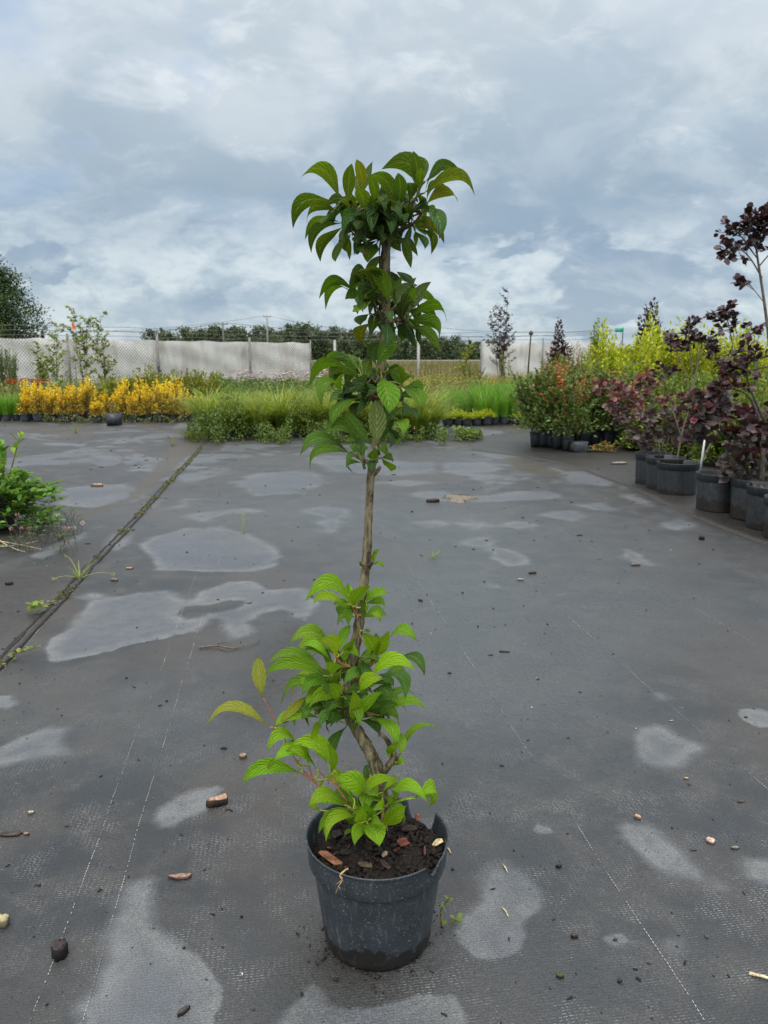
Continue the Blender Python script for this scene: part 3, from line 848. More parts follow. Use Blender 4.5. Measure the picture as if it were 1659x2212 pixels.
UP_TOP = [(.070, .140, .014), (.092, .160, .014), (.054, .115, .016)]
UP_MID = [(.105, .225, .012), (.088, .190, .012), (.065, .145, .015)]
UP_LOW = [(.195, .365, .012), (.160, .315, .012), (.225, .385, .014)]
DEEP = (.040, .098, .024)
OLIVE = (.135, .165, .018)
YEL = (.26, .28, .035)
def cluster(label, reg, lv, pal, anchors, twigs, base_depth=0.0, seed=1, extra=0, red=(.20, .07, .035), box_=None, seetop=None, infill_col=None, infill=()):
    """one tier of foliage: twigs, stalks and blades, traced leaf by leaf"""
    rnd = np.random.RandomState(seed)
    tws, lf = [], MB()
    for tp in twigs:
        P = [(*zpx(reg, x, y), d) for x, y, d in tp[:-1]]
        tw = MB(); px_tube(tw, P, (tp[-1][0] * .8, tp[-1][1] * .8), 6, red, n=9); tws.append(tw)
    A = [np.array(at(*zpx(reg, x, y), HY + d)) for x, y, d in anchors]
    def one(bx, by, tx, ty, w, arch, fl, c):
        pb, pt = zpx(reg, bx, by), zpx(reg, tx, ty)
        front = 'f' in fl; backd = 'b' in fl
        d0 = base_depth + (rnd.rand() - .5) * .022 + (-.028 if front else 0) + (-.022 if 'F' in fl else 0) + (.026 if backd else 0)
        B = np.array(at(*pb, HY + d0))
        proj = math.hypot(pt[0] - pb[0], pt[1] - pb[1]) / F * 1.2
        full = .074 + .016 * rnd.rand()
        if 's' in fl:
            full = proj * 1.05
        dz = math.sqrt(max(0, full ** 2 - proj ** 2)) * .62
        dz = min(dz, .05) * (-1 if (front or (rnd.rand() < .5 and not backd)) else 1)
        T = np.array(at(*pt, HY + d0 + dz))
        if 's' not in fl and 'F' not in fl:
            T = B + (T - B) * (1.05 if reg < 3 else 1.13)
        st = ((pb[1] + pt[1]) / 2 > 830) if seetop is None else seetop
        if 't' in fl: st = True
        if 'u' in fl: st = False
        cc = np.array(c) * (1 + (rnd.rand() - .5) * .36) * (1 + (rnd.rand(3) - .5) * .14)
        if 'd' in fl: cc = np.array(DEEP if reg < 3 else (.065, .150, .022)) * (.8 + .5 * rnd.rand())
        if 'o' in fl: cc = np.array(OLIVE) * (.8 + .4 * rnd.rand())
        if 'p' in fl: cc = np.array((.17, .25, .09))
        if 'y' in fl: cc = np.array(YEL) * (.85 + .3 * rnd.rand())
        tl = .12 + .25 * rnd.rand() if ('f' in fl or 'w' in fl) else None
        b0 = viburnum_leaf(lf, B, T, zs(reg, w), arch, cc, st, rnd, tl, (.84 if reg == 1 else (.92 if reg == 2 else (1.05 if reg == 5 else .92))) * (.90 + .16 * rnd.rand()))
        # stalk back to the nearest node
        j = min(range(len(A)), key=lambda q_: np.linalg.norm(A[q_] - b0))
        d_ = A[j] - b0; ln = np.linalg.norm(d_)
        if .002 < ln < .075:
            dirn = nrm(b0 - T); ctrl = b0 + dirn * min(ln * .6, .02)
            tube(lf, bez(b0, ctrl, A[j], 6), np.linspace(.0009, .0014, 6), 5, np.array(red) * .5 + cc * .6, mat=1)
    for l in lv:
        bx, by, tx, ty, w = l[:5]
        arch = l[5] if len(l) > 5 else .08
        fl = l[6] if len(l) > 6 else ''
        one(bx, by, tx, ty, w, arch, fl, pal[rnd.randint(len(pal))])
        ln_ = math.hypot(tx - bx, ty - by)
        if reg != 4 and 's' not in fl and ln_ > 120 and rnd.rand() < .62:          # its neighbour in the whorl, half hidden behind it
            ra = (.30 + .30 * rnd.rand()) * (1 if rnd.rand() < .5 else -1); sc_ = .72 + .25 * rnd.rand()
            ex, ey = (tx - bx) * sc_, (ty - by) * sc_
            one(bx, by, bx + ex * math.cos(ra) - ey * math.sin(ra), by + ex * math.sin(ra) + ey * math.cos(ra), w * .8, arch, 'b', pal[rnd.randint(len(pal))])
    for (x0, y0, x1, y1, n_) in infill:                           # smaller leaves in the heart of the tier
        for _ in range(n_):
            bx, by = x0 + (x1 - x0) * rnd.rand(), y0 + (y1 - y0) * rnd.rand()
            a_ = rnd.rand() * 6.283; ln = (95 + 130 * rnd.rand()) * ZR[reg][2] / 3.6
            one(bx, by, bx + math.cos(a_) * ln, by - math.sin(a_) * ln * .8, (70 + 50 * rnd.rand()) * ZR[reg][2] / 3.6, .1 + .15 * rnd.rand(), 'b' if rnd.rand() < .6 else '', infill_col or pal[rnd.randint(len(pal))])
    o = local(lf).build("leaf_cluster", [M_VIB, M_STALK], plant)
    tag(o, label)
    for tw in tws:
        local(tw).build("twig", M_STALK if reg in (4,) else M_TWIGRED, o)
    return o
M_TWIGRED = attr_mat("reddish_twig", .65, .3, .3, 150, .4)

TOP = [(500,440,195,275,130,.27),(480,480,140,670,135,.26),(470,540,245,630,95,.18),(425,560,362,636,60,.1),(562,480,590,175,115,.03,'w'),(690,400,638,140,95,.0,'ow'),(660,440,640,250,85,.02,'b'),
 (700,545,640,368,125,.05,'f'),(782,500,742,272,95,.03,'f'),(955,530,722,275,125,.2),(975,525,968,250,125,.02,'f'),(1100,430,845,205,175,.30),(1138,370,1088,75,120,.0,'w'),(1140,390,1160,205,80,.05,'w'),
 (1182,308,1345,190,62,.1,'d'),(1180,400,1565,410,120,.27),(1195,490,1435,465,95,.2,'o'),(1208,505,1290,745,145,.12,'dft'),(1100,690,1325,795,95,.2,'o'),(1105,702,1172,847,58,.05,'d'),
 (980,760,1068,985,95,.1),(1072,640,1062,800,65,.05,'df'),(1000,565,1008,640,90,.05,'dft'),(895,560,985,610,95,.2,'dft'),(845,570,905,722,95,.08,'dft'),(798,480,752,692,112,.08,'dft'),
 (690,570,535,742,105,.25,'dft'),(500,490,452,655,85,.12,'dt'),(512,640,278,862,95,.2),(524,670,350,932,112,.15),(532,740,470,932,78,.1),(600,740,545,842,62,.1),(800,800,722,952,135,.05,'b'),(650,760,648,885,65,.05,'d'),
 (612,560,485,500,70,.15),(1160,590,1205,662,52,.05,'o'),(880,500,865,330,100,.04,'b'),(1060,470,1040,400,90,.05),(1080,540,1200,560,80,.15,'d'),(580,470,555,360,70,.05),(910,620,1010,700,95,.1,'d'),(740,620,650,690,85,.15,'df'),
 (860,560,810,420,85,.03),(1010,470,1060,420,70,.1),(560,600,470,560,70,.2,'d'),(700,700,640,790,85,.1,'d'),(930,700,960,800,80,.05,'d'),(1150,560,1240,600,70,.15),(1150,520,1130,420,70,.05),(640,520,560,480,70,.1),
 (820,890,835,1100,42,.04),(700,640,620,640,70,.1,'d')]
cluster("densest top tier of dark green leaves crowning the stem", 1, TOP, UP_TOP,
        [(515, 465, 0), (620, 545, -.01), (755, 540, -.015), (965, 540, -.012), (1112, 435, 0), (1165, 550, .004), (1095, 650, .004), (850, 740, 0), (1075, 560, -.012), (540, 640, .006), (560, 500, .01)],
        [[(860, 760, 0), (760, 640, -.006), (640, 545, -.01), (520, 465, 0), (.0034, .0018)], [(862, 740, 0), (960, 600, -.008), (1060, 520, -.006), (1115, 430, 0), (.0034, .0018)], [(860, 720, 0), (830, 620, -.012), (790, 520, -.016), (.003, .0018)], [(870, 720, 0), (940, 620, -.012), (970, 520, -.014), (.003, .0018)],
         [(870, 730, 0), (1010, 680, 0), (1090, 640, .004), (1170, 545, .004), (.003, .0016)], [(860, 740, .002), (720, 720, .006), (600, 650, .008), (530, 640, .006), (.003, .0016)], [(1115, 430, 0), (1150, 350, 0), (1180, 300, 0), (.0018, .001)], [(862, 730, 0), (880, 640, .01), (870, 500, .012), (.003, .0016)]],
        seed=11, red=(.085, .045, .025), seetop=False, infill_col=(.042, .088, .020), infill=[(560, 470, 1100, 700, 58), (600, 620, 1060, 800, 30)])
T2 = [(690,1085,835,905,95,.0,'b'),(800,1190,655,1030,125,.12),(770,1190,580,1165,115,.3),(640,1230,345,1245,100,.3),(690,1240,545,1245,120,.1),(675,1255,640,1348,100,.05),(812,1252,672,1312,115,.3,'d'),(890,1290,725,1018,130,.12,'w'),(938,1310,985,1085,115,.02,'w'),
 (952,1300,1118,1140,135,.08,'w'),(1030,1350,1108,1165,80,.05),(1042,1360,1228,1118,125,.06,'w'),(1072,1390,1347,1432,105,.28),(1042,1430,1282,1565,115,.2),(1092,1472,1292,1657,115,.15),(980,1410,1112,1628,95,.1,'d'),
 (890,1420,878,1640,98,.05,'dft'),(960,1470,915,1612,130,.1,'d'),(762,1440,690,1602,118,.1,'o'),(740,1370,668,1452,85,.15,'d'),(842,1350,892,1440,82,.1,'dft'),(1080,1132,958,1028,85,.1,'db'),(810,1450,830,1525,65,.05,'d'),(930,1360,1042,1395,85,.2,'d'),
 (900,1180,965,1065,110,.05,'b'),(760,1300,690,1260,80,.2),(940,1390,1010,1330,75,.1,'d'),(1120,1470,1140,1620,60,.05,'db'),(870,1310,868,1190,40,0,'ow'),(690,1330,645,1368,60,.1)]
cluster("second tier of green leaves from the top", 1, T2, [UP_MID[0], UP_MID[1], UP_TOP[1], (.085, .15, .03)], [(870, 1330, -.006), (930, 1320, -.006), (760, 1250, 0), (800, 1260, 0), (960, 1440, 0), (830, 1430, -.008), (1040, 1400, .004), (780, 1400, 0)],
        [[(850, 1430, 0), (800, 1330, -.004), (760, 1250, 0), (.0028, .0014)], [(850, 1430, 0), (880, 1360, -.008), (870, 1300, -.008), (.0034, .0022)], [(860, 1440, 0), (960, 1430, .002), (1045, 1400, .004), (.0028, .0014)], [(870, 1380, -.004), (925, 1320, -.006), (.0026, .0016)]],
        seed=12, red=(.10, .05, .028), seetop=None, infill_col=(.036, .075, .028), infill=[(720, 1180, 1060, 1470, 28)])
T3 = [(792,130,962,-35,145,.12,'f'),(705,235,748,68,130,.03,'w'),(645,195,380,118,95,.2),(625,200,275,287,105,.28),(605,200,440,305,115,.25),(662,262,513,240,105,.28,'f'),(578,320,358,442,95,.28),(672,320,580,392,85,.15,'d'),(652,390,443,612,105,.16),
 (732,410,635,502,75,.1,'d'),(792,772,788,402,165,.0,'fupF'),(762,772,540,510,115,-.03,'fu'),(832,228,888,512,185,.05,'ftF'),(890,170,998,292,95,.12),(1010,300,1132,462,125,.1),(990,400,992,532,75,.05,'d'),(1012,470,1110,565,65,.1,'d'),(1000,275,1082,235,85,.1),
 (862,592,992,565,95,.25,'w'),(960,560,1012,672,115,.08,'ft'),(880,620,950,712,62,.1,'d'),(880,640,898,785,42,.05,'d'),(822,470,850,602,65,.05,'d'),(638,772,368,682,125,.25),(570,830,195,845,112,.25),(692,872,578,780,105,.1),(780,888,802,800,92,.1,'ft'),
 (720,890,750,982,95,.05,'dft'),(680,912,555,948,55,.25),(802,872,892,862,65,.2),(830,872,905,966,75,.1),(700,930,690,968,45,.05),(862,200,800,210,45,.1,'o'),(882,150,848,80,65,.03),(690,850,720,800,60,.1),(770,250,720,130,90,.05,'d'),(800,290,760,330,70,.1,'d'),(650,60,610,40,40,.1),(640,150,600,120,60,.1,'b')]
cluster("middle tier of broad green leaves on the stem", 2, T3, UP_MID + [(.095, .20, .034)], [(745, 370, -.01), (760, 360, 0), (700, 290, -.006), (835, 200, 0), (800, 785, -.012), (690, 900, -.008), (790, 890, -.008), (830, 600, 0), (860, 260, .004), (800, 390, 0)],
        [[(815, 400, .004), (770, 375, -.006), (725, 330, -.01), (690, 270, -.008), (.003, .0014)], [(800, 900, .004), (740, 920, -.006), (690, 900, -.008), (640, 870, -.006), (570, 830, -.004), (.0026, .0011)], [(815, 840, .004), (802, 790, -.010), (.0026, .0016)], [(830, 230, 0), (800, 240, -.004), (780, 270, -.006), (.0018, .0012)], [(800, 400, 0), (730, 385, -.004), (650, 395, -.002), (.0024, .0012)]],
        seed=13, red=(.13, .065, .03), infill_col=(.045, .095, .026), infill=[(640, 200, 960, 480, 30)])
T35 = [(1130,40,1162,-62,42,.1,'s'),(1140,30,1215,50,32,.2,'s'),(1060,42,1043,8,28,.1,'s'),(1150,0,1190,-75,36,.15,'s'),(1128,44,1150,0,30,.1,'s')]
cluster("tiny sprout on the bare middle of the stem", 3, T35, UP_LOW, [(1130, 45, -.004), (1062, 45, -.004)], [], seed=14, red=(.2, .12, .05))
T4 = [(1000,312,715,276,120,.36,'f'),(962,302,753,327,72,.2),(1005,302,1108,182,112,.1,'fw'),(975,235,968,152,34,.05,'s'),(1098,302,1110,175,80,.03),(1088,292,1242,242,78,.12),(1000,342,943,368,38,.15,'s'),(1030,392,900,452,48,.3,'s'),(1060,362,1048,278,48,.05,'d'),
 (1078,362,1120,310,52,.1,'s'),(1065,377,1132,392,38,.15,'s'),(1108,365,1190,427,44,.25,'s'),(985,300,960,190,80,.05,'b')]
cluster("small airy tier of lime leaves below the bare stem", 3, T4, UP_LOW, [(1038, 375, -.008), (1005, 320, -.006), (1075, 370, 0)], [[(1055, 400, 0), (1030, 375, -.008), (1000, 320, -.008), (.0032, .0016)]], seed=15, red=(.26, .08, .035), infill_col=(.13, .26, .014), infill=[(960, 290, 1090, 390, 5)])
T5 = [(870,642,603,572,105,.25),(888,640,982,468,80,.05,'w'),(890,662,778,560,115,.15,'f'),(862,692,658,662,62,.25),(872,716,738,682,52,.2),(842,802,452,732,85,.2),(802,792,448,772,105,.2,'f'),(942,702,985,625,95,.05,'t'),(960,692,1042,660,62,.15),(952,622,1012,540,62,.05),
 (1162,662,1085,512,115,.0,'w'),(1162,662,1238,502,110,.0,'w'),(1238,562,1417,550,85,.2),(1122,812,1398,760,115,.25,'f'),(1292,682,1472,772,95,.22,'d'),(1190,812,1342,928,95,.28,'d'),(1090,622,1152,692,62,.1),(1072,692,1085,802,95,.05,'d'),(1180,792,1235,835,70,.1,'d'),(862,792,942,732,95,.2,'f'),
 (1050,902,1195,820,108,.15,'ft'),(1130,902,1252,950,115,.15,'d'),(882,832,800,828,65,.2,'d'),(1080,480,1125,490,34,.1,'s'),(1070,800,1060,700,70,.05,'d'),(870,720,800,650,80,.15),(1100,760,1170,690,80,.1),(850,800,830,900,90,.1,'d'),(900,850,960,790,70,.1,'d')]
cluster("wide tier of lime leaves around the lower stem", 3, T5, UP_LOW + [UP_MID[0]], [(890, 670, -.008), (960, 725, -.008), (850, 810, -.004), (1160, 670, -.004), (1110, 820, -.004), (930, 880, -.004), (1050, 840, 0)],
        [[(985, 740, 0), (945, 720, -.010), (905, 690, -.010), (885, 650, -.008), (.0034, .0018)], [(960, 900, 0), (900, 880, -.008), (855, 815, -.006), (800, 790, -.004), (.003, .0012)], [(1010, 830, 0), (1090, 760, -.004), (1155, 690, -.006), (1165, 660, -.006), (.003, .0016)], [(990, 900, 0), (1060, 850, -.004), (1120, 810, -.006), (.003, .0016)]],
        seed=16, red=(.28, .085, .045), infill_col=(.095, .20, .02), infill=[(860, 660, 1160, 900, 20)])
T6 = [(872,912,553,978,95,.22),(880,872,680,912,105,.22),(755,852,613,912,75,.12),(695,932,530,1082,78,.05,'y'),(922,942,728,1003,105,.25,'f'),(962,952,1032,1112,88,.12,'ft'),(1022,1100,1005,915,112,.0,'ft'),(1040,1092,1188,915,98,.12,'f'),(1070,1052,1347,1057,105,.24),(1190,1062,1487,1052,85,.22),
 (1200,1082,1302,990,95,.1,'d'),(782,1082,490,1137,95,.12),(872,1002,795,1132,75,.1,'dft'),(962,1082,858,1132,65,.15,'df'),(900,960,840,850,100,.05,'f'),(1080,1050,1130,930,90,.05,'d'),(720,1000,620,1060,90,.1),(880,1010,930,1060,60,.05),(1100,1000,1180,1090,80,.1,'d'),(990,1000,1060,1070,70,.1,'d'),(820,960,700,990,100,.2)]
cluster("crowded tier of lime leaves where the stem bends", 3, T6, UP_LOW + [UP_MID[0]], [(900, 980, -.01), (1030, 1090, -.014), (880, 900, -.004), (1010, 1060, -.006), (780, 1050, 0), (1090, 1040, 0)],
        [[(960, 1020, 0), (900, 985, -.012), (870, 920, -.010), (.003, .0016)], [(975, 1060, 0), (1030, 1095, -.014), (.003, .002)], [(980, 1050, 0), (1090, 1040, -.004), (1190, 1065, -.004), (.003, .0014)], [(940, 1030, 0), (850, 1040, -.002), (770, 1070, 0), (.0028, .0014)]],
        seed=17, red=(.16, .09, .04), infill_col=(.085, .185, .02), infill=[(780, 920, 1140, 1090, 26)])
T7 = [(760,180,703,282,62,.1),(920,152,828,232,65,.15,'d'),(922,215,835,422,95,.06,'dt'),(985,188,962,222,75,.05,'s'),(1022,172,1122,262,85,.12,'d'),(1092,152,1232,322,95,.2),(1200,232,1272,372,95,.1),(1212,392,1250,320,72,.05),(1262,440,1522,242,52,.22),(1232,472,1327,450,55,.2,'s'),(1190,300,1230,400,90,.05,'b'),(1250,310,1278,220,40,.05,'sb')]
cluster("sparse leaves on the right hand side shoot above the pot", 4, T7, UP_LOW + [UP_MID[1]], [(930, 190, -.006), (1225, 440, -.008), (1215, 400, -.008), (1090, 160, 0), (1010, 180, -.008)], [[(1190, 470, -.008), (1225, 445, -.010), (1262, 440, -.012), (.0026, .0014)]], seed=18, red=(.22, .12, .06))
SPR = [(386,908,340,665,112,.0,'yw'),(420,210,40,215,82,.22,'y'),(612,352,428,367,95,.3),(620,510,283,572,112,.22,'f'),(730,490,478,432,115,.2),(838,500,588,342,120,.18),(830,520,800,340,75,.05,'f'),(468,420,408,488,45,.1,'sf'),(680,470,540,380,100,.15),(800,450,690,330,80,.1,'b')]
SPR[0] = (375, 18, 338, -228, 112, .0, 'yw')
cluster("long red stalked spray reaching out to the left", 4, SPR, UP_LOW, [(705, 565, -.03), (600, 455, -.03), (850, 590, -.02), (512, 285, -.025), (480, 225, -.025), (375, 20, -.025)],
        [[(930, 730, -.03), (850, 690, -.035), (770, 632, -.034), (705, 565, -.032), (605, 455, -.03), (512, 285, -.025), (.0021, .0012)], [(512, 285, -.025), (480, 225, -.025), (430, 120, -.025), (372, 10, -.025), (.0013, .0009)], [(512, 285, -.025), (460, 240, -.026), (418, 210, -.028), (.0012, .0008)], [(705, 565, -.032), (650, 530, -.034), (615, 508, -.036), (.0015, .0008)], [(705, 562, -.032), (690, 510, -.03), (680, 478, -.03), (.0017, .0012)],
         [(940, 720, -.03), (850, 592, -.022), (780, 540, -.024), (730, 488, -.028), (.0016, .0009)], [(870, 600, -.02), (840, 540, -.02), (830, 515, -.02), (.0011, .0008)], [(515, 282, -.025), (516, 230, -.022), (518, 195, -.02), (.0014, .0010)]],
        base_depth=-.025, seed=19, red=(.30, .10, .045))
T8 = [(692,338,472,170,190,.16,'f'),(692,332,982,190,105,.16,'f'),(532,402,238,402,155,.18),(602,332,318,292,105,.3),(302,442,203,422,45,.1,'s'),(618,432,328,628,95,.2,'f'),(642,502,393,702,115,.32,'f'),(742,552,842,746,205,.06,'ft'),(662,562,692,420,115,.02,'f'),(742,542,718,380,82,.0,'f'),(890,430,798,440,98,.1,'f'),
 (900,592,1082,420,155,.06,'w'),(912,412,1257,372,115,.28),(1190,330,1342,378,115,.25),(892,282,1052,240,65,.2),(962,380,958,270,48,.05),(762,210,718,140,85,.05,'b'),(802,150,722,222,85,.1,'b'),(702,170,762,40,52,.05,'d'),(832,350,748,300,105,.1),(622,642,538,704,45,.2,'s'),(872,602,952,562,65,.1),(740,560,640,740,120,.12,'f'),(930,400,910,320,60,.05),(560,420,525,350,70,.05,'b'),(700,540,610,480,90,.15),(780,600,880,590,80,.1,'f')]
cluster("lowest tuft of large lime leaves hanging over the pot soil", 5, T8, UP_LOW, [(690, 345, -.05), (735, 545, -.06), (610, 440, -.045), (900, 410, -.01), (660, 560, -.055), (895, 585, -.03)],
        [[(730, 640, -.05), (700, 560, -.055), (640, 470, -.05), (560, 400, -.04), (.0028, .0014)], [(740, 640, -.05), (735, 540, -.06), (715, 400, -.055), (690, 340, -.05), (.0026, .0014)], [(870, 560, -.02), (890, 470, -.012), (905, 410, -.01), (960, 375, -.012), (.002, .0012)], [(760, 640, -.045), (850, 610, -.03), (900, 585, -.03), (.002, .0012)], [(930, 640, -.01), (905, 520, -.006), (900, 420, -.006), (.0022, .0012)]],
        base_depth=-.035, seed=20, red=(.20, .15, .04), infill_col=(.13, .26, .014), infill=[(560, 380, 900, 600, 12)])

# --- pieces of bark lying in the pot
def flake(name, pts, th, col, mat, ridge=.0, seed=1, parent=None, side=.45):
    """a flat flake with an irregular outline (x,y pairs), thickness and a rough top"""
    rnd = np.random.RandomState(seed)
    P = np.array(pts, float); n = len(P)
    mb = MB()
    c = P.mean(0)
    rings = [(1.0, 0.0), (1.0, th * .80), (.86, th), (.5, th * (1 + ridge)), (0.02, th * (1.02 + ridge))]
    V = []
    for s_, z_ in rings:
        q_ = c + (P - c) * s_
        V.append(np.concatenate((q_, (z_ + (rnd.rand(n, 1) - .5) * th * (.35 if z_ else 0))), 1))
    V = np.concatenate(V)
    i_ = np.arange(n); j_ = (i_ + 1) % n
    f = [np.concatenate([np.stack((k * n + i_, k * n + j_, (k + 1) * n + j_, (k + 1) * n + i_), 1) for k in range(len(rings) - 1)]), np.array([i_[::-1]])]
    cc = np.array(col) * (1 + (rnd.rand(len(V), 1) - .5) * .5)
    cc[:2 * n] *= side
    mb.add(V, f, cc)
    return mb.build(name, mat, parent, smooth=False)
def chip_outline(L, Wd, n, seed):
    rnd = np.random.RandomState(seed)
    a = np.arange(n) / n * 2 * math.pi
    n = 9 if n > 9 else n
    a = np.sort(np.arange(n) / n * 2 * math.pi + (rnd.rand(n) - .5) * .5)
    r = (1 + (rnd.rand(n) - .5) * .5)
    sq = 1 / np.maximum(np.abs(np.cos(a)), np.abs(np.sin(a)))
    return np.stack((np.cos(a) * r * (sq ** .6) * L / 2, np.sin(a) * r * (sq ** .6) * Wd / 2), 1)
def in_pot(px, py, dz=.004):
    """where a photo pixel meets the soil of the pot"""
    z = PL[2] + .156
    g = gnd(px, py, z)
    return np.array((g[0], g[1], PL[2] + soil_z(g[0] - PL[0], g[1] - PL[1]) + dz))
G_POT = "bark pieces lying on the potting soil"
for (zx, zy, L, Wd, rz, col, tl, lab) in (
    (425, 900, .062, .014, -.45, (.20, .085, .045), (.5, .25), "long rust brown bark strip leaning on the front left pot rim"),
    (395, 800, .030, .013, 1.5, (.24, .10, .05), (.2, .7), "orange brown bark chip standing upright at the left side of the soil"),
    (455, 670, .050, .024, 1.2, (.026, .018, .018), (.1, .35), "dark purple brown bark slab under the hanging leaf in the pot"),
    (905, 890, .023, .009, 1.2, (.42, .30, .19), (.1, .2), "small pale tan wood chip near the middle of the soil"),
    (1075, 775, .024, .020, .4, (.17, .045, .025), (.2, .1), "reddish bark chip right of the pot's centre"),
    (1207, 512, .012, .016, .2, (.23, .10, .055), (1.0, .1), "short orange bark piece at the far right of the soil"),
    (1392, 745, .024, .015, .5, (.62, .48, .27), (.2, -.3), "splintered cream wood chip against the right pot wall"),
    (1272, 840, .038, .006, 1.5, (.13, .06, .035), (.5, .2), "thin brown bark sliver near the torn rim"),
    (730, 975, .028, .013, .1, (.085, .060, .035), (.2, .2), "grey brown bark flake against the front pot wall"),
    (560, 850, .026, .016, .7, (.024, .017, .013), (.1, .2), "wet dark bark flake left of the soil's middle"),
    (1130, 640, .034, .018, .5, (.035, .018, .013), (.2, .2), "dark red brown bark piece beside the trunk foot"),
    (905, 975, .026, .011, -.9, (.040, .022, .018), (.3, .2), "narrow dark bark flake near the front rim")):
    L, Wd = L * .85, Wd * .8
    o = flake("bark_chip", chip_outline(L, Wd, 14, int(zx)), .0022, tuple(v * .8 for v in col), M_CHIP, .2, int(zy))
    o.location = in_pot(*zpx(5, zx, zy), .004 + .25 * L * (abs(tl[0]) * Wd / L + abs(tl[1]))); o.rotation_euler = (tl[0], tl[1], rz)
    tag(o, lab, "bark chip", G_POT)
# dried root hanging over the rim
mb = MB()
pts = [(zpx(5, 565, 985), -.112), (zpx(5, 525, 1010), -.1165), (zpx(5, 490, 1050), -.1165), (zpx(5, 510, 1095), -.1165), (zpx(5, 475, 1150), -.1155), (zpx(5, 450, 1225), -.112)]
P = np.array([at(*a_, HY + d_ - .002) for a_, d_ in pts])
tube(mb, cat(P, np.linspace(0, 5, 22)), np.linspace(.0016, .0003, 22), 5, (.36, .24, .11), noise=.6)
for a_, b_ in ((1, (505, 1045)), (2, (520, 1110)), (3, (455, 1130)), (4, (490, 1190))):
    tube(mb, np.array([P[a_], (P[a_] + at(*zpx(5, *b_), HY + pts[a_][1] - .004)) / 2 + .001, at(*zpx(5, *b_), HY + pts[a_][1] - .004)]), (.0007, .0005, .0002), 4, (.36, .25, .12))
tag(mb.build("dry_root", M_CHIP), "pale dry root hanging over the front of the broken black pot", "root")
# ---------------------------------------------------------------- plant builders
def shoots(S, Lf, rs, n, h, spread, L, Wd, cols, per=24, bare=.3, r=.004, tcols=None, oval=False, up=.25, r0=.03, stemcol=(1, 1, 1), droop=.1, hvar=.3, rise=.6, dome=.35, ctrl=.55):
    """upright shoots from one root, leaved along their upper part (local coordinates)"""
    for k in range(n):
        az_ = rs.rand() * 6.283; reach = spread * math.sqrt(rs.rand())
        hh = h * (1 - dome * (reach / max(spread, 1e-6)) ** 2) * (1 - hvar * rs.rand())
        b = np.array((math.cos(az_) * r0 * rs.rand(), math.sin(az_) * r0 * rs.rand(), 0))
        tip = np.array((math.cos(az_) * reach, math.sin(az_) * reach, hh))
        c = b * .4 + np.array((tip[0], tip[1], 0)) * (.2 + .3 * rs.rand()) + np.array((0, 0, hh * ctrl)) + (rs.rand(3) - .5) * spread * .15
        P = bez(b, c, tip, 8)
        if S is not None:
            tube(S, P, np.linspace(r, r * .35, 8), 4, stemcol, cap=False)
        tt_ = bare + (1 - bare) * rs.rand(per) ** .85
        X_ = b * ((1 - tt_) ** 2)[:, None] + c * (2 * tt_ * (1 - tt_))[:, None] + tip * (tt_ ** 2)[:, None]
        Tn = nrm(2 * (1 - tt_)[:, None] * (c - b) + 2 * tt_[:, None] * (tip - c))
        a2 = rs.rand(per) * 6.283
        out_ = np.stack((np.cos(a2), np.sin(a2), np.full(per, up)), 1)
        D = nrm(out_ + Tn * rise)
        N = nrm(np.array((0, 0, 1.0)) + (rs.rand(per, 3) - .5) * 1.1)
        sz = (.6 + .6 * rs.rand(per)) * (1 - .35 * np.clip(tt_ - .75, 0, 1) * 4 * .5)
        if tcols is None:
            C = pick(cols, per, .25, None, rs)
        else:
            lo, hi = pick(cols, per, .25, None, rs), pick(tcols, per, .2, None, rs)
            w_ = smooth(tt_ + (rs.rand(per) - .5) * .35, .45, .85)[:, None]
            C = lo * (1 - w_) + hi * w_
        leaves(Lf, X_, D, N, L * sz, Wd * sz, C, oval, droop=droop)
def sapling(S, Lf, rs, n, h, w, L, Wd, cols, bare=.2, r=.012, hvar=.4):
    """a few slender stems with spreading side twigs and rows of leaves"""
    for k in range(n):
        az_ = rs.rand() * 6.283; reach = w * (.15 + .6 * rs.rand()); hh = h * (1 - hvar * rs.rand() * (k > 0))
        tip = np.array((math.cos(az_) * reach, math.sin(az_) * reach * .6, hh))
        c = np.array((tip[0] * .25, tip[1] * .25, hh * .55)) + (rs.rand(3) - .5) * w * .3
        P = bez(np.array((rs.randn() * .05, rs.randn() * .05, 0)), c, tip, 14)
        tube(S, P, np.linspace(r, r * .25, 14), 5, (1, 1, 1), cap=False)
        nb = 13
        for j in range(nb):
            t_ = bare + (1 - bare) * (j + rs.rand()) / nb
            i_ = min(int(t_ * 13), 12); b0 = P[i_] + (P[i_ + 1] - P[i_]) * (t_ * 13 - i_)
            a2 = rs.rand() * 6.283; ln = w * (.85 - .65 * t_) * (.6 + .7 * rs.rand()) + .08
            e = b0 + np.array((math.cos(a2), math.sin(a2), .55 + .35 * rs.rand())) * ln
            C = bez(b0, (b0 + e) / 2 + np.array((0, 0, -.08 * ln)), e, 5)
            tube(S, C, np.linspace(r * .35, r * .12, 5), 4, (1, 1, 1), cap=False)
            m_ = int(7 + 16 * rs.rand())
            tt_ = rs.rand(m_) ** .8
            X_ = b0 + np.outer(tt_, e - b0) + rs.randn(m_, 3) * .012
            D = nrm(rs.randn(m_, 3) * np.array((1, 1, .4)) + nrm(e - b0) * .5)
            leaves(Lf, X_, D, np.array((0, 0, 1.0)) + rs.randn(m_, 3) * .5, L * (.6 + .6 * rs.rand(m_)), Wd * (.8 + .4 * rs.rand(m_)), pick(cols, m_, .3, None, rs), False, droop=.15)
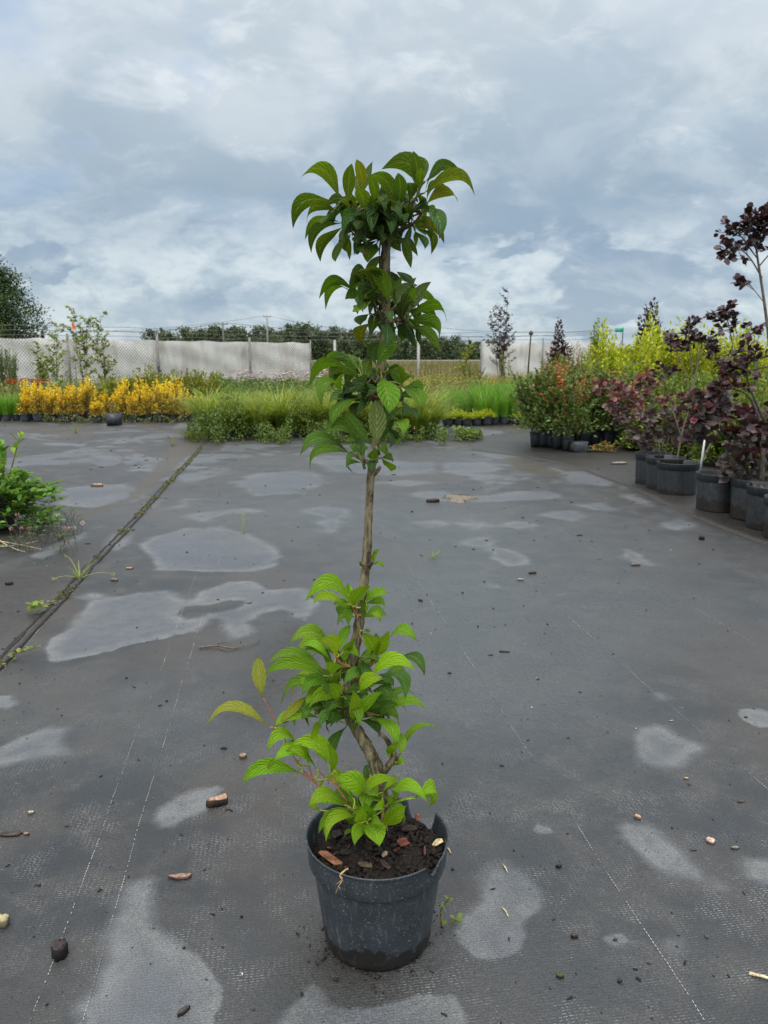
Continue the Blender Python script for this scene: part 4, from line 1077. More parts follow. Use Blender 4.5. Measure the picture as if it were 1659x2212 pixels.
def bush(Lf, rs, n, rx, ry, h, L, Wd, cols, oval=False, z0=.05, lump=.3):
    u = rs.randn(n, 3); u = nrm(u); u[:, 2] = np.abs(u[:, 2])
    ph = rs.rand(6) * 6.28
    f = 1 + lump * (np.sin(u[:, 0] * 5 + ph[0]) * np.sin(u[:, 1] * 5 + ph[1]) + .6 * np.sin(u[:, 2] * 7 + ph[2] + u[:, 0] * 4))
    r = (rs.rand(n) ** .45) * f
    P = np.stack((u[:, 0] * rx * r, u[:, 1] * ry * r, z0 + u[:, 2] * (h - z0) * r), 1)
    D = u + (rs.rand(n, 3) - .5) * 1.4 + np.array((0, 0, .3))
    leaves(Lf, P, D, np.array((0, 0, 1.0)) + (rs.rand(n, 3) - .5) * 1.2 + u * .5, L * (.6 + .7 * rs.rand(n)), Wd * (.7 + .5 * rs.rand(n)), pick(cols, n, .3, None, rs), oval)
def dots(mb, P, r, cols, rs, n=6):
    """little flower heads: domed rosettes of petals"""
    P = np.asarray(P, float); k = len(P)
    for q_ in range(n):
        a_ = q_ / n * 6.283 + rs.rand(k) * .5
        D = np.stack((np.cos(a_), np.sin(a_), .35 + .3 * rs.rand(k)), 1)
        leaves(mb, P, D, np.tile((0, 0, 1.0), (k, 1)), r * (.8 + .4 * rs.rand(k)), r * .9, pick(cols, k, .12, None, rs))
def lin(*c):
    return c
def ztop(py, Y):
    return at(CX, py, Y)[2]
def xat(px, Y, z=0.3):
    d_ = Y * math.cos(PITCH) + (H - z) * math.sin(PITCH)
    return (px - CX) / F * d_

def pot_round(rt, rb, h, rim=.02, seg=40):
    mb = MB()
    lathe(mb, [(0, .003), (rb * .97, .002), (rb, 0), (rb * 1.01, .006), (rt * .945, h - rim - .006), (rt * .948, h - rim - .002), (rt * .985, h - rim), (rt, h - .004), (rt * 1.01, h), (rt * .985, h + .001), (rt * .96, h - .004), (rt * .93, h - rim * 1.2), (rt * .90, h - rim * 1.5)], seg)
    return mb
def soil_disc(r, z, seed=1, n=500, chip=.02):
    rs = np.random.RandomState(seed); mb = MB()
    nr, na = 8, 28
    Rg, Ag = np.meshgrid(np.linspace(0, r, nr), np.arange(na) / na * 6.2832, indexing='ij')
    i = np.arange(nr * na).reshape(nr, na)
    mb.add(np.stack((Rg * np.cos(Ag), Rg * np.sin(Ag), z + (rs.rand(nr, na) - .5) * .008), -1).reshape(-1, 3), np.stack((i[:-1], np.roll(i[:-1], -1, 1), np.roll(i[1:], -1, 1), i[1:]), -1).reshape(-1, 4), (.022, .017, .012))
    for k in range(n // 10):
        q_ = r * .92 * math.sqrt(rs.rand()); a_ = rs.rand() * 6.28
        s_ = chip * (.4 + rs.rand())
        box(mb, (q_ * math.cos(a_), q_ * math.sin(a_), z + .005), (s_, s_ * .4, .004), rs.rand() * 3, np.array((.10, .06, .04)) * (.3 + 1.3 * rs.rand()), jit=.5, tilt=((rs.rand() - .5) * .6, (rs.rand() - .5) * .6))
    return mb

# ---------------------------------------------------------------- far things: woods, tree, poles, wires
M_CROWN = foliage_mat("tree_crown", .6, .15, .2)
def tree_proto(seed, h, wdt, n, cols, leaf, conifer):
    rs = np.random.RandomState(seed)
    root = empty("broadleaf_tree" if not conifer else "spruce_tree", (0, 0, 0))
    T_, Cr = MB(), MB()
    tube(T_, np.array([(0, 0, -.4), (.03, 0, h * .4), (0, .04, h * .93)]), np.linspace(h * .018, h * .004, 3), 6, cap=False)
    nb = 26
    for k in range(nb):
        z = h * (.08 + .9 * (k / nb)); 
        az_ = rs.rand() * 6.28
        ext = wdt * .5 * ((1 - k / nb) ** .8 + .08) if conifer else wdt * .5 * math.sqrt(max(.05, 1 - ((z / h - .45) / .58) ** 2))
        ext *= .7 + .5 * rs.rand()
        tip = np.array((math.cos(az_) * ext, math.sin(az_) * ext, z + (ext * .35 if not conifer else -ext * .1)))
        tube(T_, np.array([(0, 0, z * .92), tip * .5 + np.array((0, 0, z * .46)), tip]), (h * .005, h * .003, h * .001), 4, cap=False)
        q_ = n // nb
        tt_ = rs.rand(q_) ** .7
        P = np.outer(tt_, tip) + np.outer(1 - tt_, (0, 0, z * .95)) + rs.randn(q_, 3) * ext * np.array((.24, .24, .20))
        leaves(Cr, P, rs.randn(q_, 3), np.array((0, 0, 1.0)) + rs.randn(q_, 3) * .6, leaf * (.6 + .8 * rs.rand(q_)), leaf * .75, pick(cols, q_, .35, None, rs))
    T_.build("trunk", M_TWIG, root); Cr.build("crown", M_CROWN, root)
    return root
WOOD = [(.056, .080, .038), (.070, .096, .040), (.046, .068, .036), (.085, .105, .044)]
protos = [tree_proto(31, 7.2, 4.6, 1700, WOOD, .42, False), tree_proto(32, 7.8, 3.4, 1500, WOOD, .38, True), tree_proto(33, 6.4, 5.2, 1700, WOOD[1:], .44, False)]
WOODS = []
ty = {330:720,352:716,372:724,398:722,412:716,432:722,452:718,462:714,476:716,492:713,508:712,522:718,540:722,556:722,574:724,590:726,606:720,622:714,630:711,643:714,655:716,668:717,682:720,696:724,712:722,726:718,742:721,756:724,772:716,786:722,800:728,814:724,830:730,845:727,862:729,878:732,892:734,906:735,922:738,938:737,954:740,968:739,984:742,1000:745,1014:743,1030:746,1046:748,1062:747}
used = [False] * 3
for k, (px, tp) in enumerate(sorted(ty.items())):
    Yt = 178 + 9 * math.sin(k * 2.1); tp = tp + 5 * math.sin(k * 3.7)
    zt = ztop(tp - 8, Yt); zb = 1.2
    pk = (k * 7 + (k // 3)) % 3
    pr = protos[pk]
    hgt_ = {0: 7.2, 1: 7.8, 2: 6.4}[pk]
    s_ = (zt - zb) / hgt_
    loc = (xat(px, Yt, 3), Yt, zb)
    sx = max(s_, .72) * (1.0 if pk != 1 else 1.15)
    lab = f"dark {'pointed spruce' if pk == 1 else 'rounded broadleaf tree'}, {ORD[k]} tree from the left in the far wood"
    if not used[pk]:
        used[pk] = True; o = pr; o.location = loc; o.rotation_euler = (0, 0, k); o.scale = (sx, sx, s_); o['label'] = lab
        o['category'] = 'tree'; o['group'] = 'trees of the far wood beyond the road'
    else:
        o = copy_tree(pr, loc, k * 1.7, (sx, sx, s_), lab)
        o['category'] = 'tree'; o['group'] = 'trees of the far wood beyond the road'
# shady understorey of that wood
mb = MB(); rs = np.random.RandomState(5)
n = 26000
x = rs.rand(n) * 130 - 60; top = 4.8 - 2.2 * smooth(x, 0, 26)
top = np.where(x < -28, 2.6, top) * (1 + .18 * np.sin(x * 1.3) * np.sin(x * .47))
P = np.stack((x, 168 + rs.rand(n) * 9, 1.25 + top * rs.rand(n)), 1)
leaves(mb, P, rs.randn(n, 3), rs.randn(n, 3) + np.array((0, -.4, .6)), .5 * (.6 + rs.rand(n)), .4, pick(WOOD, n, .35, None, rs))
tag(mb.build("woodland_undergrowth", M_CROWN), kind='stuff')

def big_tree():
    rs = np.random.RandomState(41); Yt = 46.0
    c = at(8, 785, Yt); root = empty("birch_tree", (c[0] - 1.35, Yt, -.02), "large dark green tree rising behind the white fence at the far left", "tree")
    T_, Cr = MB(), MB()
    hgt_ = ztop(566, Yt)
    tube(T_, np.array([(0, 0, 0), (.1, 0, 2), (-.1, 0, 4.5), (.1, 0, hgt_ * .93)]), (.16, .13, .09, .02), 7)
    cols = [(.034, .068, .022), (.046, .086, .026), (.028, .054, .020), (.060, .098, .028)]
    for k in range(95):
        z = hgt_ * (.16 + .8 * rs.rand()); az_ = rs.rand() * 6.28
        ext = 3.1 * math.sqrt(max(.03, 1 - ((z / hgt_ - .34) / .67) ** 2)) * (.65 + .45 * rs.rand())
        tip = np.array((math.cos(az_) * ext, math.sin(az_) * ext, z + .15 * ext))
        b0 = np.array((0, 0, z * .8)); P = bez(b0, (b0 + tip) / 2 + np.array((0, 0, .5)), tip, 6)
        tube(T_, P, np.linspace(.04, .01, 6), 4, cap=False)
        for j in range(5):
            e = P[rs.randint(2, 6)] + rs.randn(3) * ext * .16
            q_ = 130
            X_ = e + rs.randn(q_, 3) * np.array((.34, .34, .28))
            leaves(Cr, X_, rs.randn(q_, 3) - np.array((0, 0, .3)), np.array((0, 0, 1.0)) + rs.randn(q_, 3) * .7, .15 * (.6 + .7 * rs.rand(q_)), .10, pick(cols, q_, .3, None, rs))
    T_.build("trunk", M_TWIG, root); Cr.build("crown", M_CROWN, root)
big_tree()
def young_tree(px, top, Yt, w, cols, seed, label, nm="young_tree"):
    rs = np.random.RandomState(seed); S, Lf = MB(), MB()
    h = ztop(top, Yt)
    shoots(S, Lf, rs, 60, h, w / 2, .16, .09, cols, per=70, bare=.15, r=.03, r0=.2, dome=.5, hvar=.45)
    o = empty(nm, (xat(px, Yt, h / 2), Yt, -.02), label, "tree")
    S.build("trunk", M_TWIG, o); Lf.build("crown", M_CROWN, o)
young_tree(8, 668, 40, 2.0, [(.08, .11, .03), (.06, .09, .03)], 42, "lighter yellow green young tree in front of the large dark tree at far left")
young_tree(80, 688, 43, 1.9, [(.045, .075, .03), (.035, .06, .028)], 43, "low dark green young tree right beside the large tree at far left", "young_tree")

M_POLE = attr_mat("weathered_pole", .8, .2, .2, 8, .2)
M_WIRE = attr_mat("dark_wire", .6, .3, 0, 5, .05)
def utility_pole(px, top, Yt, r, label, col):
    h = ztop(top, Yt); x = xat(px, Yt, 4)
    o = empty("utility_pole", (x, Yt, land_z(np.array(Yt)).item()), label, "utility pole", "power line poles behind the fence")
    mb = MB(); tube(mb, np.array([(0, 0, -.4), (0, 0, h * .5), (0, 0, h - land_z(np.array(Yt)).item())]), (r, r * .9, r * .75), 10, col)
    mb.build("pole", M_POLE, o)
    zt_ = h - land_z(np.array(Yt)).item()
    mb = MB(); box(mb, (0, 0, zt_ - .18), (1.0, .10, .10), 0, col); mb.build("cross_arm", M_POLE, o)
    for dx in (-.42, .42):
        mb = MB(); lathe(mb, [(0, 0), (.05, 0), (.055, .03), (.03, .05), (.055, .08), (.03, .10), (.05, .13), (0, .16)], 10, (.25, .22, .2), center=(dx, 0, zt_ - .13)); mb.build("insulator", M_PLAIN, o)
    return np.array((x, Yt, h))
p1 = utility_pole(578, 681, 105, .13, "taller pale utility pole above the fence left of the shrub", (.22, .22, .21))
p2 = utility_pole(482, 696, 80, .10, "shorter dark utility pole left of the taller one", (.12, .12, .11))
def wire(a, b, sag, label, r=.022):
    a = np.asarray(a, float); b = np.asarray(b, float); tt_ = np.linspace(0, 1, 24)
    P = a + np.outer(tt_, b - a); P[:, 2] -= sag * 4 * tt_ * (1 - tt_)
    mb = MB(); tube(mb, P, r, 5, (.09, .10, .11), cap=False)
    tag(mb.build("power_line", M_WIRE), label, "power line", "power lines crossing the sky")
wire(at(90, 715, 112), p1 + np.array((-.42, 0, -.1)), .7, "thin wire running left from the taller utility pole", .018)
wire(p1 + np.array((.42, 0, -.1)), at(905, 714, 112), .8, "thin wire running right from the taller utility pole", .018)
wire(at(230, 714, 88), p2 + np.array((-.42, 0, -.08)), .4, "cable running left from the shorter dark utility pole", .024)
wire(p2 + np.array((.42, 0, -.08)), at(1320, 716, 100), 1.0, "long cable running right from the shorter dark utility pole", .024)
wire(at(950, 708, 95), at(1350, 711, 95), .5, "uppermost wire above the right hand white fence", .02)

# ---------------------------------------------------------------- white screened fences
m, t, out = new_mat("white_fence_cloth")
tc = t.n('ShaderNodeTexCoord').outputs['Object']
mp = t.n('ShaderNodeMapping', {0: tc}); mp.inputs['Scale'].default_value = (1.6, 1, .45)
a = t.noise(mp.outputs[0], 1.5, 6, .6, .6); b = t.noise(tc, 7, 5, .6)
col = t.mix(t.step(a, .42, .72), (.74, .735, .71), (.54, .51, .46))
col = t.mix(t.math('MULTIPLY', t.step(b, .55, .75), t.step(a, .45, .7)), col, (.44, .34, .24))
p = t.n('ShaderNodeBsdfPrincipled', {'Base Color': col, 'Roughness': .85, 'Specular IOR Level': .15})
t.set(out, 0, p.outputs[0]); M_CLOTH = m
M_LINK = attr_mat("galvanised_wire", .5, .4, 0, 5, .1)
def fence(A, B, top_a, top_b, label, posts, seams=(), drop=0.0, seed=1, ends=True):
    """cloth hung behind chain link between two ground points, top heights in metres"""
    rs = np.random.RandomState(seed)
    A = np.array((A[0], A[1], 0.0)); B = np.array((B[0], B[1], 0.0))
    d = B - A; ln = np.linalg.norm(d); d /= ln; nrm_ = np.array((d[1], -d[0], 0))      # towards the camera
    if nrm_[1] > 0: nrm_ = -nrm_
    o = empty("fence", tuple(A), label, "fence")
    nx, nz = int(ln / .09), 30
    s = np.linspace(0, ln, nx); zz = np.linspace(0, 1, nz)
    ph = rs.rand(8) * 6
    V = np.zeros((nx, nz, 3))
    for k, s_ in enumerate(s):
        top = top_a + (top_b - top_a) * s_ / ln - .03 * abs(math.sin(s_ * 1.55)) - .012 * math.sin(s_ * 5.1)
        fold = .035 * math.sin(s_ * 4.1 + ph[0]) * math.sin(s_ * 1.3 + ph[1]) + .02 * math.sin(s_ * 11 + ph[2])
        for w_ in seams:
            fold += .07 * math.exp(-((s_ - w_) / .10) ** 2)
        z = .05 + (top - .05) * zz
        off = -.05 + fold * (.4 + .6 * np.sin(zz * 3.1)) + .018 * np.sin(zz * 14 + s_ * 2.5 + ph[3]) + .025 * np.sin((s_ * 2.2 + zz * 5) + ph[4]) * zz
        V[k] = d * s_ + nrm_ * off[:, None]; V[k, :, 2] = z
    i = np.arange(nx * nz).reshape(nx, nz)
    f = np.stack((i[:-1, :-1], i[1:, :-1], i[1:, 1:], i[:-1, 1:]), -1).reshape(-1, 4)
    mb = MB(); mb.add(V.reshape(-1, 3), f)
    mb.add(V.reshape(-1, 3) - nrm_ * .006, f[:, ::-1])
    mb.build("cloth", M_CLOTH, o)
    # chain link: two sets of slanting wires
    mb = MB(); pit = .105; hw = .0062
    for sgn in (1, -1):
        for s0 in np.arange(-2.4, ln + 2.4, pit):
            h_ = (top_a + top_b) / 2 - .02
            a_, b_ = s0, s0 + sgn * h_ * .8
            lo, hi = 0.0, 1.0
            for e, sg in ((0, 1), (ln, -1)):
                pass
            t0 = [0, 1]
            if abs(b_ - a_) > 1e-6:
                ta, tb = (0 - a_) / (b_ - a_), (ln - a_) / (b_ - a_)
                lo, hi = max(0, min(ta, tb)), min(1, max(ta, tb))
            if hi <= lo: continue
            pa = d * (a_ + (b_ - a_) * lo) + nrm_ * .07; pa[2] = .05 + (h_ - .05) * lo
            pb = d * (a_ + (b_ - a_) * hi) + nrm_ * .07; pb[2] = .05 + (h_ - .05) * hi
            tube(mb, np.array([pa, pb]), hw, 4, (.22, .21, .19), cap=False)
    mb.build("chain_link", M_LINK, o, smooth=False)
    for s_, hp, r_ in posts:
        mb = MB(); c = d * s_ + nrm_ * .10
        tube(mb, np.array([c + np.array((0, 0, -.2)), c + np.array((0, 0, hp))]), r_, 10, (.17, .165, .155)); mb.build("post", M_POLE, o)
    for k in range(3):
        mb = MB(); P = []
        for s_ in np.linspace(-.0, ln, 30):
            q_ = d * s_ + nrm_ * .09; q_[2] = (top_a + (top_b - top_a) * s_ / ln) + .10 + .16 * k - .02 * math.sin(s_ * 2.2); P.append(q_)
        tube(mb, np.array(P), .0075, 4, (.12, .12, .12), cap=False)
        mb.build("barbed_wire", M_WIRE, o)
FA = at(-60, 785, 26.0); FB = at(671, 785, 33.5)
la = np.linalg.norm((FB - FA)[:2])
def fs(px):
    """distance along the left fence at which a photo column meets it"""
    r = ray(px, 785); d = (FB - FA)[:2]
    A_ = np.array([[d[0] / la, -r[0]], [d[1] / la, -r[1]]])
    return float(np.linalg.solve(A_, -FA[:2])[0])
fence(FA, FB, ztop(729, 26.4), ztop(740, 33.5), "long white cloth screened chain link fence on the left", [(fs(148), 1.95, .045), (fs(340), 1.98, .05), (fs(538), 1.95, .05), (la - .05, 1.88, .03)], (fs(520), fs(372)), seed=3)
GA = at(1038, 785, 34.0); GB = at(1330, 785, 31.5)
lb = np.linalg.norm((GB - GA)[:2])
fence(GA, GB, ztop(741, 34), ztop(738, 31.5), "short white cloth screened chain link fence on the right", [(.05, 1.9, .03), (1.0, 1.95, .05), (lb * .48, 1.95, .03)], (lb * .25, lb * .6), seed=4)
# the open stretch: chain link, two concrete posts, three strands
go = empty("wire_fence", (FB[0], FB[1], 0), "open wire fence with concrete posts between the two white screens", "fence")
mb = MB()
d = np.array((GA - FB)[:2]); ln = np.linalg.norm(d); d /= ln
for k in range(3):
    P = np.array([(d[0] * s_, d[1] * s_, ztop(740, 33.6) + .12 + .16 * k - .03 * math.sin(s_ * 1.3)) for s_ in np.linspace(0, ln, 24)])
    w_ = MB(); tube(w_, P, .0075, 4, (.12, .12, .12), cap=False); w_.build("barbed_wire", M_WIRE, go)
for px in (724, 904):
    fr = (xat(px, 33.7, .9) - FB[0]) / (d[0] * ln)
    w_ = MB(); c = np.array((d[0], d[1], 0)) * ln * fr
    box(w_, c + np.array((0, 0, .85)), (.11, .11, 2.1), .2, (.30, .29, .27), taper=.9); w_.build("post", M_POLE, go)

# slim dark pole with a cap in front of the right fence
Yp = 26.0
o = empty("stake_pole", (xat(1143, Yp, 1), Yp, 0), "slim dark pole with a small cap in front of the right white fence", "pole")
mb = MB(); tube(mb, np.array([(-.04, 0, -.1), (-.01, 0, 1.0), (.03, 0, ztop(722, Yp))]), (.028, .026, .024), 8, (.03, .03, .03)); mb.build("pole", M_POLE, o)
mb = MB(); lathe(mb, [(0, 0), (.055, 0), (.075, .03), (.075, .07), (.05, .10), (.03, .13), (0, .14)], 14, (.025, .025, .027), center=(.03, 0, ztop(722, Yp) - .02)); mb.build("cap", M_PLAIN, o)
# scare flag on a thin pole, left
Yf = 25.0
o = empty("flag", (xat(157, Yf, 2), Yf, 0), "small orange red flag on a thin pole above the left saplings", "flag")
mb = MB(); tube(mb, np.array([(0, 0, -.1), (0, 0, ztop(692, Yf))]), .012, 6, (.25, .25, .25)); mb.build("flag_pole", M_POLE, o)
mb = MB()
zf = ztop(693, Yf)
V = np.array([(0, -.01, zf), (.05, -.03, zf - .09), (.11, .0, zf - .27), (.02, -.02, zf - .27), (-.02, -.02, zf - .12), (.03, .03, zf - .18)])
mb.add(V, np.array([(0, 4, 3), (0, 3, 5), (0, 5, 1), (1, 5, 2), (5, 3, 2)]), (.62, .13, .03)); mb.build("pennant", attr_mat("orange_cloth", .8, .1, 0, 30, .3), o)
mb = MB()
V = np.array([(.01, -.01, zf - .28), (.12, -.02, zf - .33), (.14, .01, zf - .46), (.02, -.01, zf - .47), (.07, -.05, zf - .38)])
mb.add(V, np.array([(0, 3, 4), (0, 4, 1), (1, 4, 2), (4, 3, 2)]), (.30, .33, .42)); mb.build("streamer", attr_mat("pale_cloth", .8, .1, 0, 30, .3), o)
# green road sign far right
Ys = 60.0
o = empty("road_sign", (xat(1337, Ys, 3), Ys, 0), "small green sign on a post above the golden shrubs at right", "sign")
zs0, zs1 = ztop(719, Ys), ztop(709, Ys); wd_ = 17 / F * Ys
mb = MB(); box(mb, (0, 0, (zs0 + zs1) / 2), (wd_, .05, zs1 - zs0), 0, (.0, .22, .13)); mb.build("sign_panel", M_PLAIN, o)
mb = MB(); box(mb, (0, -.03, zs0 + .02), (wd_, .02, .04), 0, (.6, .65, .62)); mb.build("sign_edge", M_PLAIN, o)
mb = MB(); tube(mb, np.array([(wd_ / 2, .06, 0), (wd_ / 2, .06, zs1 + .05)]), .04, 8, (.05, .05, .05)); mb.build("post", M_POLE, o)
# ---------------------------------------------------------------- stuff: meadow, weeds, flower beds
LIME = [(.20, .26, .035), (.15, .22, .03), (.24, .26, .05)]
MEAD = [(.15, .16, .04), (.19, .18, .05), (.12, .15, .035), (.22, .19, .07)]
rs = np.random.RandomState(51)
mb = MB()
n = 16000
Ym = 14.5 + 23 * rs.rand(n) ** 1.3; pxm = 600 + 660 * rs.rand(n)
x = (pxm - CX) / F * Ym
blades(mb, np.stack((x, Ym, 0 * x), 1), rs.rand(n) * 6.28, (.32 + .30 * rs.rand(n)), .009, .15 + .3 * rs.rand(n), .3 * rs.rand(n), pick(MEAD, n, .3, None, rs), 3)
n = 7000
Ym = 15.5 + 16 * rs.rand(n) ** 1.2; x = (680 + 500 * rs.rand(n) - CX) / F * Ym; z = .10 + .45 * rs.rand(n)
leaves(mb, np.stack((x, Ym, z), 1), rs.randn(n, 3) + np.array((0, 0, .6)), rs.randn(n, 3) * .5 + np.array((0, 0, 1)), .06, .03, pick([(.10, .14, .035), (.15, .17, .04)], n, .3, None, rs))
n = 1500
Ym = 15 + 15 * rs.rand(n) ** 1.2; x = (700 + 480 * rs.rand(n) - CX) / F * Ym
dots(mb, np.stack((x, Ym, .38 + .25 * rs.rand(n)), 1), .024, [(.55, .42, .03), (.50, .42, .08), (.6, .5, .2)], rs, 5)
n = 60
Ym = 15 + 4 * rs.rand(n); x = (1040 + 140 * rs.rand(n) - CX) / F * Ym
dots(mb, np.stack((x, Ym, .45 + .15 * rs.rand(n)), 1), .035, [(.65, .28, .02)], rs, 6)
n = 9000
Ym = 36 + 60 * rs.rand(n) ** 1.4; x = (640 + 480 * rs.rand(n) - CX) / F * Ym
blades(mb, np.stack((x, Ym, land_z(Ym)), 1), rs.rand(n) * 6.28, .45 + .45 * rs.rand(n), .035, .15 + .3 * rs.rand(n), .3 * rs.rand(n), pick([(.15, .13, .045), (.12, .12, .035), (.19, .15, .06)], n, .35, None, rs), 3)
tag(mb.build("meadow", M_GRASS), kind='stuff')
# left meadow in front of the fence
mb = MB(); n = 9000
Ym = 14.5 + 11 * rs.rand(n); x = (-80 + 720 * rs.rand(n) - CX) / F * Ym
blades(mb, np.stack((x, Ym, 0 * x), 1), rs.rand(n) * 6.28, (.22 + .38 * rs.rand(n)), .011, .15 + .3 * rs.rand(n), .3 * rs.rand(n), pick([(.15, .17, .035), (.12, .15, .03), (.20, .18, .05)], n, .3, None, rs), 3)
n = 4500
Ym = 14.5 + 9 * rs.rand(n); x = (-80 + 720 * rs.rand(n) - CX) / F * Ym
leaves(mb, np.stack((x, Ym, .1 + .45 * rs.rand(n)), 1), rs.randn(n, 3) + np.array((0, 0, .6)), rs.randn(n, 3) * .5 + np.array((0, 0, 1)), .07, .035, pick([(.13, .17, .03), (.18, .19, .04), (.08, .12, .03)], n, .3, None, rs))
n = 70
Ym = 14.6 + 1.0 * rs.rand(n); x = (25 + 95 * rs.rand(n) - CX) / F * Ym
dots(mb, np.stack((x, Ym, .50 + .12 * rs.rand(n)), 1), .05, [(.30, .035, .02), (.40, .08, .02)], rs, 5)
tag(mb.build("meadow", M_GRASS), kind='stuff')
# pink and white flowers behind the arching grasses
mb = MB(); n = 5200
Ym = 12.6 + 1.6 * rs.rand(n); x = (480 + 330 * rs.rand(n) - CX) / F * Ym
leaves(mb, np.stack((x, Ym, .05 + .60 * rs.rand(n)), 1), rs.randn(n, 3) + np.array((0, 0, .8)), rs.randn(n, 3) * .5 + np.array((0, 0, 1)), .06, .03, pick([(.07, .14, .03), (.10, .17, .035)], n, .3, None, rs))
tag(mb.build("flower_bed", M_GRASS), kind='stuff')
mb = MB(); n = 260
Ym = 12.5 + 1.5 * rs.rand(n); x = (490 + 310 * rs.rand(n) - CX) / F * Ym
dots(mb, np.stack((x, Ym, .62 + .18 * rs.rand(n)), 1), .048, [(.62, .60, .55), (.60, .60, .56), (.60, .35, .38)], rs, 7)
tag(mb.build("flower_heads", M_FLOWER), kind='stuff')
# clover and low weeds along the foot of the grasses
mb = MB(); n = 11000
u = rs.rand(n); px = 405 + 560 * u
Yg = 9.0 + .9 * rs.rand(n) ** 1.3 + .25 * np.sin(px * .05) + .18 * np.sin(px * .13)
x = (px - CX) / F * Yg
zmx = .17 * (.35 + np.abs(np.sin(px * .021)) + .4 * np.sin(px * .09)) + .38 * np.exp(-((px - 480) / 50) ** 2) + .24 * np.exp(-((px - 640) / 40) ** 2)
leaves(mb, np.stack((x, Yg, .01 + np.maximum(.03, zmx) * rs.rand(n)), 1), rs.randn(n, 3) + np.array((0, -.3, .4)), rs.randn(n, 3) * .5 + np.array((0, 0, 1)), .030, .020, pick([(.065, .12, .022), (.09, .155, .025), (.12, .15, .03)], n, .3, None, rs))
n = 130
px = 420 + 620 * rs.rand(n); Yg = 8.95 + .7 * rs.rand(n); x = (px - CX) / F * Yg
dots(mb, np.stack((x, Yg, .05 + .14 * rs.rand(n)), 1), .014, [(.55, .38, .33), (.55, .52, .42), (.5, .25, .2)], rs, 7)
n = 260
px = 400 + 50 * rs.rand(n); Yg = 9.3 + .5 * rs.rand(n); x = (px - CX) / F * Yg
blades(mb, np.stack((x, Yg, 0 * x), 1), rs.rand(n) * 6.28, .10 + .12 * rs.rand(n), .006, .4, .5, pick([(.20, .22, .06), (.12, .17, .03)], n, .3, None, rs), 4)
n = 700
px = 985 + 55 * rs.rand(n); Yg = 9.35 + .35 * rs.rand(n); x = (px - CX) / F * Yg
leaves(mb, np.stack((x, Yg, .01 + .10 * rs.rand(n)), 1), rs.randn(n, 3) + np.array((0, -.3, .4)), rs.randn(n, 3) * .5 + np.array((0, 0, 1)), .04, .022, pick([(.09, .15, .03), (.12, .17, .03)], n, .3, None, rs))
tag(mb.build("weeds", M_GRASS), kind='stuff')

# ---------------------------------------------------------------- golden potted shrubs, left
GOLD = [(.80, .60, .025), (.84, .68, .04), (.74, .48, .03)]
RUST = [(.40, .24, .05), (.36, .17, .055), (.24, .24, .03), (.52, .36, .09)]
GREENB = [(.12, .15, .025), (.17, .18, .03)]
small_pot = pot_round(.085, .066, .13, .018, 24).mesh("pot", M_POT)
def square_pot_mesh(w, h):
    mb = MB(); a, b = w / 2, w / 2 * .78
    for z0, z1, r0_, r1_ in ((0, h - .02, b, a * .96), (h - .02, h, a, a * 1.02)):
        V = []
        for z, r_ in ((z0, r0_), (z1, r1_)):
            c = r_ * .82
            V += [(-r_, -c, z), (-c, -r_, z), (c, -r_, z), (r_, -c, z), (r_, c, z), (c, r_, z), (-c, r_, z), (-r_, c, z)]
        i = np.arange(8); j = (i + 1) % 8
        mb.add(V, [np.stack((i, j, j + 8, i + 8), 1), np.array([i[::-1]])])
    V = [(-a * .9, -a * .9, h - .015), (a * .9, -a * .9, h - .015), (a * .9, a * .9, h - .015), (-a * .9, a * .9, h - .015)]
    mb.add(V, np.array([(0, 1, 2, 3)]), (.3, .25, .2))
    return mb.mesh("pot", M_POT, smooth=False)
sq_pot = square_pot_mesh(.13, .165)
def potted(kind, pot_mesh, label, cat, group, loc, parts, scale=1.0):
    o = empty(kind, loc, label, cat, group)
    p_ = bpy.data.objects.new("pot", pot_mesh); sc.collection.objects.link(p_); p_.parent = o
    for nm, me in parts:
        q_ = bpy.data.objects.new(nm, me); sc.collection.objects.link(q_); q_.parent = o
    o.scale = (scale,) * 3
    return o
gold = []
for sd, (h, sp, mix) in enumerate(((.44, .12, 0), (.56, .13, 1), (.40, .14, 2), (.50, .11, 0), (.36, .12, 3))):
    rs = np.random.RandomState(60 + sd); S, Lf = MB(), MB()
    low = {0: RUST, 1: RUST + GREENB, 2: GREENB + RUST[:1], 3: RUST[:2]}[mix]
    shoots(S, Lf, rs, 22, h, sp, .034, .021, low, per=40, bare=.12, r=.003, tcols=GOLD, r0=.05, rise=.9, dome=.35, hvar=.35, stemcol=(.8, .7, .6))
    for ms in (S, Lf):
        for v in ms.v: v[:, 2] += .11
    bush(Lf, rs, 420, sp * 1.05, sp * 1.05, h * .8, .034, .022, GOLD[:1] + RUST + GREENB, False, .12, .2)
    gold.append([("stems", S.mesh("stems", M_TWIG)), ("foliage", Lf.mesh("foliage", M_LEAF))])
front = [(52, 912), (79, 913), (107, 912), (134, 913), (163, 912), (208, 915), (262, 911), (288, 913), (318, 912), (344, 913), (372, 912), (398, 912), (420, 914)]
for k, (px, py) in enumerate(front):
    g = gnd(px, py); vk = (0, 3, 1, 0, 3, 4, 2, 0, 1, 1, 3, 0, 4)[k]
    o = potted("golden_shrub", small_pot, f"golden orange potted shrub, {ORD[k]} from the left in the front row", "potted plant", "golden potted shrubs beside the mat", (g[0], g[1] + .08, .002), gold[vk], 1 + .12 * math.sin(k * 2.3))
    o.rotation_euler = (0, 0, k * 1.3)
